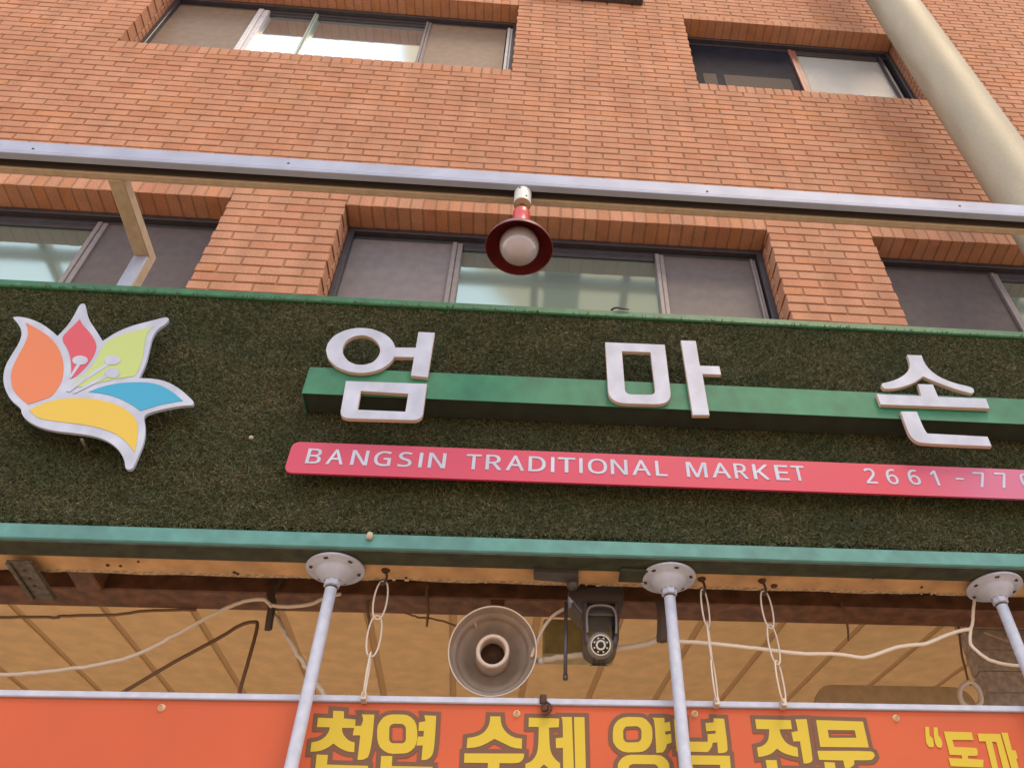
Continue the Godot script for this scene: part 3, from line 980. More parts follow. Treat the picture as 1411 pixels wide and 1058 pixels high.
# ================================================================= rail and lamp above the sign
func lamp_rail():
	var R := thing("lamp_rail", "long white metal lamp rail on an arm above the turf sign", "rail", Vector3(0, 0, 0))
	var st := mb()
	var xl := -2.7; var xr := 3.0
	box(st, Vector3(xl, 4.1235, 1.098), Vector3(xr, 4.182, 1.112), 0.002)
	box(st, Vector3(xl, 4.112, 1.098), Vector3(xr, 4.1225, 1.114), 0.002)
	box(st, Vector3(xl, 4.104, 1.09), Vector3(xr, 4.1115, 1.116), 0.002)
	obj("front_flange", st, M.rail_white, R)
	st = mb()
	box(st, Vector3(xl, 4.17, 1.052), Vector3(xr, 4.182, 1.097), 0.001)
	box(st, Vector3(xl, 4.112, 1.048), Vector3(xr, 4.169, 1.056), 0.001)
	obj("channel", st, M.rail_dark, R)
	st = mb()
	box(st, Vector3(xl, 4.1, 1.04), Vector3(xr, 4.111, 1.062), 0.002)
	obj("rear_lip", st, M.rail_tan, R)
	# welded arm: a stub rising from behind the sign and a bar running out to the rail
	var A := part("arm", R)
	st = mb()
	box(st, Vector3(-1.378, 4.099, 0.69), Vector3(-1.331, 4.145, 1.0395), 0.003)
	obj("outer_bar", st, M.rail_tan, A)
	st = mb()
	box(st, Vector3(-1.379, 3.80, 0.69), Vector3(-1.330, 4.0985, 0.736), 0.003)
	obj("stub", st, M.rail_white, A)
	st = mb()
	box(st, Vector3(-1.3305, 4.102, 0.694), Vector3(-1.3275, 4.142, 1.039))
	box(st, Vector3(-1.3295, 3.86, 0.694), Vector3(-1.3265, 4.0985, 0.732))
	obj("side_plate", st, M.rail_tan, A)
	for p in [[-0.8, 4.15], [0.6, 4.14], [1.5, 4.15], [-1.6, 4.14]]:
		st = mb(true)
		lathe(st, [Vector2(0, 0.003), Vector2(0.004, 0.002), Vector2(0.004, 0)], Transform3D(Basis(Vector3.RIGHT, PI / 2), Vector3(p[0], p[1], 1.112)), 10)
		obj("rivet", st, M.galvanised, R)

func pendant_lamp():
	var c := Vector3(-0.026, 0.0, 1.085)
	var L := thing("pendant_lamp", "dark red pendant lamp with white globe hanging from the white rail", "lamp", Vector3(c.x, 3.76, c.z))
	var xf := Transform3D(Basis(), Vector3(0, -3.76, 0))
	var st := mb(true)
	lathe(st, [Vector2(0.0, 4.104), Vector2(0.026, 4.104), Vector2(0.0285, 4.10)], xf)
	lathe(st, [Vector2(0.0285, 4.10), Vector2(0.0285, 4.03)], xf)
	obj("junction_box", st, M.lamp_box, L)
	st = mb(true)
	lathe(st, [Vector2(0.0285, 4.0298), Vector2(0.0, 4.0296)], xf)
	obj("box_base", st, M.rail_tan, L)
	for p in [[-0.01, 4.092, 0.0266], [0.012, 4.047, 0.0262]]:
		st = mb(true)
		lathe(st, [Vector2(0, 0.002), Vector2(0.0033, 0.001), Vector2(0.0033, -0.002)], Transform3D(Basis(Vector3.RIGHT, PI / 2), Vector3(p[0], p[1] - 3.76, p[2])), 10)
		obj("screw", st, M.screw_dark, L)
	st = mb(true)
	lathe(st, [Vector2(0.008, 4.0285), Vector2(0.008, 3.985)], xf, 16)
	obj("stem", st, M.galvanised, L)
	st = mb(true)
	lathe(st, [Vector2(0.0, 3.995), Vector2(0.02, 3.993), Vector2(0.026, 3.985)], xf)
	for k in 3: lathe(st, [Vector2(0.026, 3.985 - 0.008 * k), Vector2(0.028, 3.981 - 0.008 * k), Vector2(0.026, 3.977 - 0.008 * k)], xf)
	lathe(st, [Vector2(0.026, 3.961), Vector2(0.0265, 3.88), Vector2(0.034, 3.868), Vector2(0.036, 3.849)], xf)
	obj("neck", st, M.lamp_neck, L)
	st = mb(true)
	var outer := [Vector2(0.030, 3.85), Vector2(0.06, 3.845), Vector2(0.083, 3.832), Vector2(0.095, 3.817), Vector2(0.101, 3.804), Vector2(0.103, 3.795), Vector2(0.1045, 3.791), Vector2(0.1035, 3.788)]
	lathe(st, outer, xf, 56)
	var inner := [Vector2(0.1035, 3.788), Vector2(0.1015, 3.792), Vector2(0.098, 3.805), Vector2(0.092, 3.817), Vector2(0.081, 3.83), Vector2(0.059, 3.842), Vector2(0.0, 3.847)]
	lathe(st, inner, xf, 56)
	obj("lamp_shade", st, M.lamp_red, L)
	st = mb(true)
	var prof := []
	for k in 21:
		var a := PI * k / 20.0
		prof.append(Vector2(sin(a) * 0.062, 3.803 + cos(a) * 0.062))
	lathe(st, prof, xf, 48)
	obj("globe", st, M.lamp_globe, L)
	st = mb(true)
	lathe(st, [Vector2(0.03, 3.8465), Vector2(0.03, 3.84)], xf, 24)
	obj("socket", st, M.lamp_box, L)

# ================================================================= posts, banner, chains
func posts():
	var labels := ["white pipe post with flange, leftmost, between the flower emblem and the loudspeaker", "white pipe post with flange, between the security camera and two hanging chains", "white pipe post with flange at the right edge, cable looping beside it"]
	var xs := [-0.452, 0.416, 1.322]
	var first: Node3D
	for i in 3:
		var p: Node3D
		if i == 0:
			p = thing("pipe_post", labels[0], "post", Vector3(xs[0], 0, 0.72), "white pipe posts under the sign")
			var st := mb(true)
			var prof := []
			for k in 12: prof.append(Vector2(0.0148, 2.835 - 2.83 * k / 11.0))
			lathe(st, prof, Transform3D(), 24)
			obj("pipe", st, M.post_white, p)
			st = mb(true)
			lathe(st, [Vector2(0.0, 2.8634), Vector2(0.072, 2.8634), Vector2(0.0745, 2.861), Vector2(0.0745, 2.857), Vector2(0.072, 2.8555)], Transform3D(), 48)
			lathe(st, [Vector2(0.072, 2.8555), Vector2(0.05, 2.853)], Transform3D(), 48)
			lathe(st, [Vector2(0.05, 2.853), Vector2(0.047, 2.846), Vector2(0.04, 2.836), Vector2(0.028, 2.828), Vector2(0.021, 2.822)], Transform3D(), 48)
			obj("flange", st, M.post_white, p)
			st = mb()
			lathe(st, [Vector2(0.021, 2.822), Vector2(0.0202, 2.808), Vector2(0.0158, 2.806)], Transform3D(), 8)
			obj("collar", st, M.post_white, p)
			st = mb(true)
			lathe(st, [Vector2(0.0154, 2.8055), Vector2(0.0157, 2.802), Vector2(0.0149, 2.8005)], Transform3D(), 24)
			obj("seal", st, M.tape_dark, p)
			for k in 6:
				var a := TAU * (k + 0.25) / 6.0
				st = mb()
				box(st, Vector3(-0.004, 2.8525, -0.006), Vector3(0.004, 2.8556, 0.006), 0.001, Transform3D(Basis(Vector3.UP, a), Vector3(cos(a) * 0.061, 0, -sin(a) * 0.061)))
				obj("slot", st, M.rust, p)
			first = p
		else:
			p = first.duplicate()
			p.name = numbered("pipe_post", self)
			add_child(p)
			p.position = Vector3(xs[i], 0, 0.72)
			p.rotation.y = 0.5 * i
			p.set_meta("label", labels[i])

func banner():
	var b := thing("shop_banner", "orange shop banner with yellow Korean lettering in a white frame", "banner", Vector3(0, 0, 0))
	var st := mb()
	box(st, Vector3(-2.3, 2.07, 0.66), Vector3(2.7, 2.526, 0.6745))
	obj("sheet", st, M.banner_orange, b)
	st = mb()
	box(st, Vector3(-2.31, 2.5265, 0.656), Vector3(2.71, 2.542, 0.682), 0.002)
	obj("frame_rail", st, M.banner_frame, b)
	st = mb()
	box(st, Vector3(-2.31, 2.05, 0.656), Vector3(2.71, 2.0695, 0.682), 0.002)
	obj("frame_rail", st, M.banner_frame, b)
	for p in [[-0.783, 2.507], [0.031, 2.505], [0.459, 2.511], [0.961, 2.508], [-1.5, 2.507], [1.6, 2.509]]:
		st = mb(true)
		lathe(st, [Vector2(0, 0.005), Vector2(0.005, 0.0045), Vector2(0.0085, 0.002), Vector2(0.009, 0)], Transform3D(Basis(Vector3.RIGHT, PI / 2), Vector3(p[0], p[1], 0.6746)), 18)
		lathe(st, [Vector2(0.004, 0.007), Vector2(0.004, 0.0045)], Transform3D(Basis(Vector3.RIGHT, PI / 2), Vector3(p[0], p[1], 0.6746)), 8)
		obj("button", st, M.button_cream, b)
	banner_letter(b, [
		["p", [-396, 2506, -371, 2505, -368, 2488, -341, 2486, -339, 2466, -368, 2466, -366, 2456, -357, 2444, -346, 2436, -334, 2433, -331, 2411, -346, 2412, -364, 2419, -381, 2430, -393, 2419, -410, 2412, -428, 2411, -430, 2432, -415, 2435, -403, 2443, -396, 2456, -396, 2467, -425, 2467, -427, 2489, -393, 2488]],
		["p", [-329, 2498, -300, 2498, -296, 2448, -296, 2413, -299, 2400, -309, 2394, -321, 2394, -324, 2449, -341, 2449, -341, 2471, -326, 2471, -323, 2486]],
		["p", [-413, 2405, -388, 2404, -386, 2383, -295, 2381, -293, 2358, -408, 2360]],
	], true)
	banner_letter(b, [
		["r", [-237, 2499, -225, 2498, -215, 2493, -206, 2485, -200, 2474, -197, 2463, -194, 2444, -195, 2433, -198, 2423, -205, 2415, -214, 2410, -224, 2409, -245, 2408, -256, 2410, -266, 2415, -275, 2422, -281, 2432, -285, 2443, -288, 2462, -288, 2473, -284, 2483, -278, 2492, -269, 2497, -258, 2499], [-235, 2477, -232, 2476, -229, 2475, -226, 2472, -224, 2469, -223, 2466, -220, 2442, -220, 2439, -221, 2436, -223, 2434, -226, 2432, -229, 2432, -246, 2432, -249, 2432, -252, 2433, -255, 2436, -257, 2439, -258, 2442, -261, 2466, -261, 2469, -260, 2472, -258, 2474, -255, 2476, -252, 2477]],
		["p", [-185, 2498, -157, 2497, -154, 2442, -154, 2414, -158, 2402, -168, 2395, -179, 2395, -180, 2428, -194, 2427, -193, 2448, -181, 2448, -181, 2461, -194, 2461, -195, 2481, -180, 2484]],
		["p", [-270, 2403, -245, 2403, -243, 2381, -152, 2380, -151, 2358, -266, 2360]],
	], true)
	banner_letter(b, [
		["p", [-31, 2498, -7, 2498, -4, 2478, 7, 2461, 25, 2449, 46, 2446, 46, 2423, 25, 2425, 4, 2435, -18, 2445, -39, 2432, -57, 2425, -80, 2423, -80, 2446, -59, 2450, -43, 2459, -34, 2473, -31, 2485]],
		["p", [-84, 2411, 52, 2412, 52, 2404, 48, 2396, 39, 2390, -3, 2390, -3, 2354, -29, 2355, -29, 2390, -83, 2390]],
	], true)
	banner_letter(b, [
		["p", [60, 2496, 132, 2495, 131, 2474, 108, 2473, 110, 2431, 114, 2413, 124, 2399, 135, 2391, 135, 2369, 116, 2374, 98, 2388, 81, 2373, 56, 2368, 56, 2389, 69, 2394, 80, 2408, 84, 2429, 84, 2474, 60, 2474]],
		["p", [137, 2499, 162, 2499, 167, 2356, 142, 2356, 141, 2426, 125, 2425, 124, 2448, 141, 2450, 140, 2490]],
		["p", [167, 2499, 192, 2499, 194, 2356, 170, 2356]],
	], true)
	banner_letter(b, [
		["r", [320, 2501, 331, 2500, 340, 2495, 347, 2487, 352, 2478, 353, 2467, 352, 2452, 349, 2441, 344, 2432, 336, 2424, 326, 2419, 316, 2418, 291, 2417, 280, 2419, 271, 2424, 264, 2431, 259, 2440, 258, 2450, 259, 2466, 261, 2477, 266, 2486, 274, 2494, 284, 2499, 295, 2501], [316, 2479, 319, 2478, 322, 2476, 325, 2474, 326, 2471, 327, 2467, 326, 2452, 325, 2449, 323, 2445, 320, 2443, 317, 2441, 313, 2441, 294, 2440, 290, 2441, 287, 2442, 285, 2445, 283, 2448, 283, 2452, 283, 2466, 284, 2470, 286, 2473, 289, 2476, 292, 2478, 296, 2478]],
		["p", [355, 2500, 384, 2500, 384, 2488, 397, 2491, 397, 2469, 383, 2467, 384, 2459, 397, 2462, 397, 2441, 385, 2437, 382, 2427, 374, 2418, 359, 2417, 360, 2493]],
		["r", [359, 2412, 368, 2411, 376, 2407, 383, 2400, 387, 2392, 387, 2382, 387, 2378, 385, 2369, 380, 2361, 372, 2354, 363, 2350, 354, 2348, 296, 2348, 286, 2349, 278, 2353, 272, 2360, 268, 2368, 266, 2377, 267, 2381, 268, 2391, 273, 2399, 280, 2406, 289, 2410, 299, 2412], [351, 2391, 354, 2391, 357, 2389, 359, 2387, 361, 2384, 361, 2381, 361, 2379, 360, 2376, 358, 2373, 356, 2370, 353, 2369, 349, 2368, 302, 2368, 299, 2368, 296, 2370, 294, 2372, 292, 2375, 292, 2378, 292, 2380, 293, 2384, 294, 2387, 297, 2389, 300, 2390, 303, 2391]],
	], true)
	banner_letter(b, [
		["p", [407, 2498, 434, 2498, 430, 2444, 483, 2444, 485, 2460, 483, 2462, 505, 2464, 505, 2471, 483, 2469, 483, 2489, 503, 2491, 504, 2501, 530, 2500, 530, 2427, 525, 2421, 517, 2418, 505, 2418, 506, 2443, 495, 2442, 492, 2432, 481, 2420, 407, 2421]],
		["r", [417, 2412, 532, 2412, 529, 2350, 418, 2349], [441, 2391, 506, 2391, 506, 2369, 444, 2369]],
	], true)
	banner_letter(b, [
		["p", [606, 2500, 694, 2499, 693, 2477, 662, 2476, 663, 2462, 671, 2445, 683, 2437, 698, 2433, 696, 2411, 679, 2414, 660, 2420, 648, 2430, 633, 2418, 615, 2412, 600, 2410, 600, 2432, 613, 2435, 626, 2444, 633, 2457, 637, 2476, 606, 2476]],
		["p", [706, 2501, 734, 2502, 730, 2407, 726, 2400, 716, 2396, 706, 2396, 707, 2448, 691, 2447, 690, 2469, 707, 2473]],
		["p", [616, 2403, 642, 2403, 642, 2381, 739, 2380, 738, 2361, 616, 2361]],
	], true)
	banner_letter(b, [
		["r", [757, 2500, 874, 2498, 873, 2435, 754, 2435], [781, 2476, 848, 2476, 848, 2458, 780, 2457]],
		["p", [745, 2426, 874, 2427, 882, 2423, 883, 2416, 875, 2407, 866, 2405, 830, 2405, 827, 2394, 814, 2386, 803, 2387, 803, 2404, 745, 2405]],
		["p", [756, 2400, 781, 2399, 780, 2377, 879, 2377, 878, 2362, 753, 2362]],
	], true)
	banner_letter(b, [
		["p", [1028, 2487, 1038, 2487, 1033, 2466, 1039, 2458, 1036, 2440, 1030, 2437, 1023, 2438, 1019, 2447, 1022, 2463]],
		["p", [1049, 2486, 1059, 2486, 1055, 2466, 1060, 2458, 1058, 2442, 1052, 2436, 1044, 2438, 1041, 2448, 1043, 2464]],
	], false)
	banner_letter(b, [
		["p", [1072, 2476, 1142, 2475, 1141, 2456, 1087, 2456, 1086, 2439, 1141, 2437, 1142, 2427, 1136, 2418, 1113, 2418, 1112, 2411, 1149, 2409, 1142, 2391, 1063, 2393, 1063, 2412, 1097, 2411, 1098, 2419, 1069, 2420]],
	], false)
	banner_letter(b, [
		["p", [1156, 2472, 1214, 2472, 1207, 2383, 1190, 2383, 1197, 2452, 1186, 2453, 1178, 2383, 1163, 2383, 1170, 2453, 1154, 2453]],
		["p", [1218, 2475, 1234, 2475, 1229, 2433, 1238, 2432, 1237, 2414, 1232, 2412, 1229, 2383, 1211, 2383]],
	], false)

var glyph_step := 0
func banner_letter(b: Node, shapes: Array, outlined: bool):
	var g := part("letter", b)
	var z := 0.6752
	for s in shapes:
		glyph_step += 1
		var dz := 0.0001 * (glyph_step % 7)
		var o := P(s[1])
		if s[0] == "r":
			var i := P(s[2])
			var go := grow(o, 0.0105)
			var gi := grow(i, -0.0065 if absf(area(i)) > 0.0009 else -0.0032)
			if o.size() == 4:
				o = rounded(o, [0.001]); i = rounded(i, [0.001]); go = rounded(go, [0.001]); gi = rounded(gi, [0.001])
			if outlined:
				var st := mb()
				ring(st, go, gi, z, z + 0.0002 + dz)
				obj("outline", st, M.print_brown, g)
			var sy := mb()
			ring(sy, o, i, z, z + 0.0011 + dz)
			obj("stroke", sy, M.print_yellow, g)
		else:
			o = soften(o, 1, 40.0)
			if outlined:
				for q in Geometry2D.offset_polygon(o, 0.0105, Geometry2D.JOIN_MITER):
					if Geometry2D.is_polygon_clockwise(q): continue
					var st := mb()
					prism(st, q, z, z + 0.0002 + dz)
					obj("outline", st, M.print_brown, g)
			var sy := mb()
			prism(sy, o, z, z + 0.0011 + dz)
			obj("stroke", sy, M.print_yellow, g)

func link_shape(w: float, l: float, r: float) -> SurfaceTool:
	var st := mb(true)
	var pts := []
	for k in 28:
		var a := TAU * k / 28.0
		pts.append(Vector3(signf(cos(a)) * pow(absf(cos(a)), 0.8) * w, sin(a) * l, 0))
	tube(st, pts, r, 8, true)
	return st

func chains():
	var labels := ["cream plastic chain holding the banner between the left post and the loudspeaker", "cream plastic chain beside the middle post, its links seen edge on", "cream plastic chain crossed by the sagging white cable"]
	var spots := [[-0.328, 10.0, 18.0, 92.0], [0.512, 45.0, 72.0, 64.0], [0.678, 20.0, 26.0, 48.0]]
	for i in 3:
		var s: Array = spots[i]
		var c := thing("hanging_chain", labels[i], "chain", Vector3(s[0], 2.535, 0.70), "plastic chains holding the banner")
		var st := mb(true)
		tube(st, curve([Vector3(0, 0.34, 0.0), Vector3(0.006, 0.315, 0), Vector3(0.0, 0.292, 0.004), Vector3(-0.006, 0.30, 0), Vector3(-0.003, 0.31, 0)]), 0.0035, 8)
		lathe(st, [Vector2(0.012, 0.338), Vector2(0.009, 0.333), Vector2(0.004, 0.33)], Transform3D(), 12)
		obj("hook", st, M.rust, c)
		var turn := 0.0
		for k in 3:
			st = link_shape(0.0165, 0.055, 0.0024)
			var o := obj("link", st, M.chain_cream, c, Vector3(0, 0.25 - 0.1 * k, 0.0))
			o.rotation_degrees.y = s[1 + k]
		st = mb()
		box(st, Vector3(-0.006, -0.012, -0.024), Vector3(0.006, 0.006, 0.003), 0.001)
		obj("clasp", st, M.chain_cream, c)

# ================================================================= under the sign
func under_sign():
	var st := mb()
	box(st, Vector3(-4.6, 2.946, 0.352), Vector3(5.2, 3.0, 0.45), 0.004)
	var beam := obj("steel_beam", st, M.beam_brown, self)
	tag(beam, "long dark brown steel beam under the ceiling behind the posts", "beam")
	# crust of dirt along the beam's top
	st = mb()
	var x := -2.4
	while x < 2.6:
		var w := rng.randf_range(0.008, 0.03)
		var h := rng.randf_range(0.002, 0.011)
		box(st, Vector3(x, 2.9995, 0.41), Vector3(x + w, 3.0 + h, 0.449), 0.0015)
		x += w * rng.randf_range(0.9, 1.6)
	var crust := obj("dirt_crust", st, M.dust_shade_brown, beam)
	crust.set_meta("kind", "stuff")
	# galvanised channel under the soffit
	var C := thing("steel_channel", "grey steel channel running from the soffit to the beam, left edge", "channel", Vector3(-1.225, 2.85, 0.6))
	st = mb()
	box(st, Vector3(-0.032, 0.0, -0.046), Vector3(0.032, 0.006, 0.128), 0.001)
	box(st, Vector3(-0.032, -0.007, -0.046), Vector3(-0.021, -0.0005, 0.128), 0.002)
	box(st, Vector3(0.021, -0.007, -0.046), Vector3(0.032, -0.0005, 0.128), 0.002)
	obj("channel_body", st, M.galvanised, C)
	for k in 3:
		st = mb(true)
		lathe(st, [Vector2(0.004, 0.0), Vector2(0.003, -0.002), Vector2(0, -0.0022)], Transform3D(Basis(), Vector3(0, -0.0005, 0.09 - 0.035 * k)), 10)
		obj("rivet", st, M.rust, C)
	st = mb()
	box(st, Vector3(-1.20, 2.93, 0.46), Vector3(-1.135, 2.99, 0.56), 0.004)
	tag(obj("bracket_block", st, M.beam_brown, self), "dark brown steel block between the channel and the beam", "bracket")
	# junk behind the banner
	st = mb()
	box(st, Vector3(0.1, 2.852, 0.24), Vector3(0.315, 2.975, 0.3), 0.006)
	tag(obj("olive_case", st, M.olive_plastic, self), "dull olive plastic case hanging behind the security camera", "case")
	var pil := thing("stone_pillar", "rough grey stone pillar behind the banner at the right edge", "pillar", Vector3(1.92, 0, -0.1))
	for k in 44:
		st = mb()
		var y := 0.01 + 0.077 * k
		box(st, Vector3(-0.36 + rng.randf_range(-0.004, 0.004), y, 0.14), Vector3(0.5, y + 0.0755, 0.2 + rng.randf_range(-0.003, 0.003)), 0.003)
		obj("stone", st, M.stone_grey, pil)
	var bd := rounded(P([960, 2300, 1480, 2300, 1480, 2850, 960, 2850]), [0.07])
	st = mb()
	prism(st, bd, 0.12, 0.15)
	tag(obj("round_cornered_board", st, M.board_brown, self), "brown board with rounded corners rising behind the banner", "board")
	# dark straps and ties hanging under the beam
	var n := 0
	for a in [[-0.404, 2.9, -0.39, 2.833, "thin dark strap hanging beside the left chain"], [-0.243, 2.95, -0.232, 2.853, "thin dark strap hanging left of the loudspeaker"], [0.99, 2.93, 0.985, 2.838, "small dark strap hanging from the beam above the brown board"]]:
		st = mb()
		tube(st, curve([Vector3(a[0], a[1] + 0.03, 0.455), Vector3(a[0], a[1], 0.457), Vector3((a[0] + a[2]) / 2 + 0.004, (a[1] + a[3]) / 2, 0.455), Vector3(a[2], a[3], 0.45)]), 0.0065, 4, false, 0.003)
		tag(obj("strap", st, M.cable_dark, self), a[4], "strap", "dark straps under the beam")
	st = mb()
	tube(st, curve([Vector3(-0.662, 2.99, 0.47), Vector3(-0.675, 2.93, 0.475), Vector3(-0.663, 2.9, 0.478), Vector3(-0.66, 2.86, 0.475), Vector3(-0.657, 2.822, 0.47)]), 0.013, 5, false, 0.011)
	tag(obj("cable_tie", st, M.tape_dark, self), "dark tape tie hanging from the beam where cables cross, left of the posts", "tie")
	st = mb()
	tube(st, curve([Vector3(0.408, 2.86, 0.6), Vector3(0.412, 2.835, 0.606), Vector3(0.411, 2.79, 0.606), Vector3(0.407, 2.742, 0.6)]), 0.013, 6, false, 0.016)
	tag(obj("cable_clamp", st, M.tape_dark, self), "dark taped bundle holding the cable beside the middle post", "clamp")
	st = mb()
	tube(st, curve([Vector3(0.1, 2.53, 0.688), Vector3(0.112, 2.518, 0.69), Vector3(0.108, 2.505, 0.688), Vector3(0.093, 2.499, 0.687)]), 0.003, 5)
	box(st, Vector3(0.084, 2.524, 0.6825), Vector3(0.101, 2.549, 0.69), 0.003)
	box(st, Vector3(0.088, 2.506, 0.68), Vector3(0.106, 2.5235, 0.6885), 0.004)
	tag(obj("clip", st, M.rust, self), "small rusty clip on the banner's top rail below the security camera", "clip")
	# twig on the top of the sign
	st = mb()
	tube(st, curve([Vector3(0.29, 3.862, 0.795), Vector3(0.305, 3.866, 0.804), Vector3(0.33, 3.861, 0.806), Vector3(0.352, 3.8605, 0.804)]), 0.004, 6, false, 0.002)
	tag(obj("twig", st, M.rust, self), "small dry twig on the top edge of the sign", "twig")

func loudspeaker():
	# mouth looks out and a little down
	var n := Vector3(0.03, -0.29, 0.955).normalized()
	var o := Vector3(-0.038, 2.706, 0.60)
	var H := thing("loudspeaker", "grey horn loudspeaker with round mouth under the sign", "loudspeaker", o)
	var x := Vector3.UP.cross(n).normalized()
	var xf := Transform3D(Basis(x, n, x.cross(n)), Vector3.ZERO)
	var st := mb(true)
	lathe(st, [Vector2(0.1115, 0.0), Vector2(0.1145, 0.003), Vector2(0.115, 0.0), Vector2(0.1145, -0.003), Vector2(0.112, -0.005)], xf, 64)
	obj("rim", st, M.horn_rim, H)
	st = mb(true)
	lathe(st, [Vector2(0.0, -0.125), Vector2(0.045, -0.12), Vector2(0.07, -0.1), Vector2(0.086, -0.072)], xf, 64)
	lathe(st, [Vector2(0.086, -0.072), Vector2(0.092, -0.07), Vector2(0.0925, -0.066), Vector2(0.101, -0.038)], xf, 64)
	lathe(st, [Vector2(0.101, -0.038), Vector2(0.1045, -0.037), Vector2(0.105, -0.034), Vector2(0.1118, 0.0)], xf, 64)
	lathe(st, [Vector2(0.1125, -0.004), Vector2(0.098, -0.068), Vector2(0.078, -0.11), Vector2(0.05, -0.15), Vector2(0.045, -0.2), Vector2(0, -0.2)], xf, 48)
	obj("bell", st, M.horn_grey, H)
	st = mb(true)
	lathe(st, [Vector2(0.033, -0.010), Vector2(0.035, -0.005), Vector2(0.039, -0.004), Vector2(0.0425, -0.007), Vector2(0.0435, -0.012), Vector2(0.045, -0.119)], xf, 48)
	lathe(st, [Vector2(0.031, -0.1), Vector2(0.0325, -0.014), Vector2(0.033, -0.010)], xf, 48)
	obj("inner_tube", st, M.horn_rim, H)
	st = mb(true)
	lathe(st, [Vector2(0.0, -0.058), Vector2(0.012, -0.06), Vector2(0.022, -0.066), Vector2(0.0315, -0.072)], xf, 32)  # dark disc: shade deep inside the tube, painted as brown
	obj("throat", st, M.dust_shade_brown, H)
	for p in [[-0.06, 0.104, -0.02], [0.124, -0.012, -0.03]]:
		st = mb(true)
		lathe(st, [Vector2(0, 0.011), Vector2(0.008, 0.008), Vector2(0.0095, 0.0), Vector2(0.008, -0.007), Vector2(0, -0.01)], Transform3D(Basis(), Vector3(p[0], p[1], p[2])), 14)
		tube(st, [Vector3(p[0], p[1], p[2]), Vector3(p[0] * 0.82, p[1] * 0.82, -0.04)], 0.004, 8)
		obj("wing_screw", st, M.chain_cream, H)
	st = mb()
	box(st, Vector3(-0.02, 0.04, -0.16), Vector3(0.02, 0.05, -0.06), 0.002)
	box(st, Vector3(-0.02, 0.04, -0.165), Vector3(0.02, 0.25, -0.155), 0.002)
	obj("bracket", st, M.beam_brown, H)

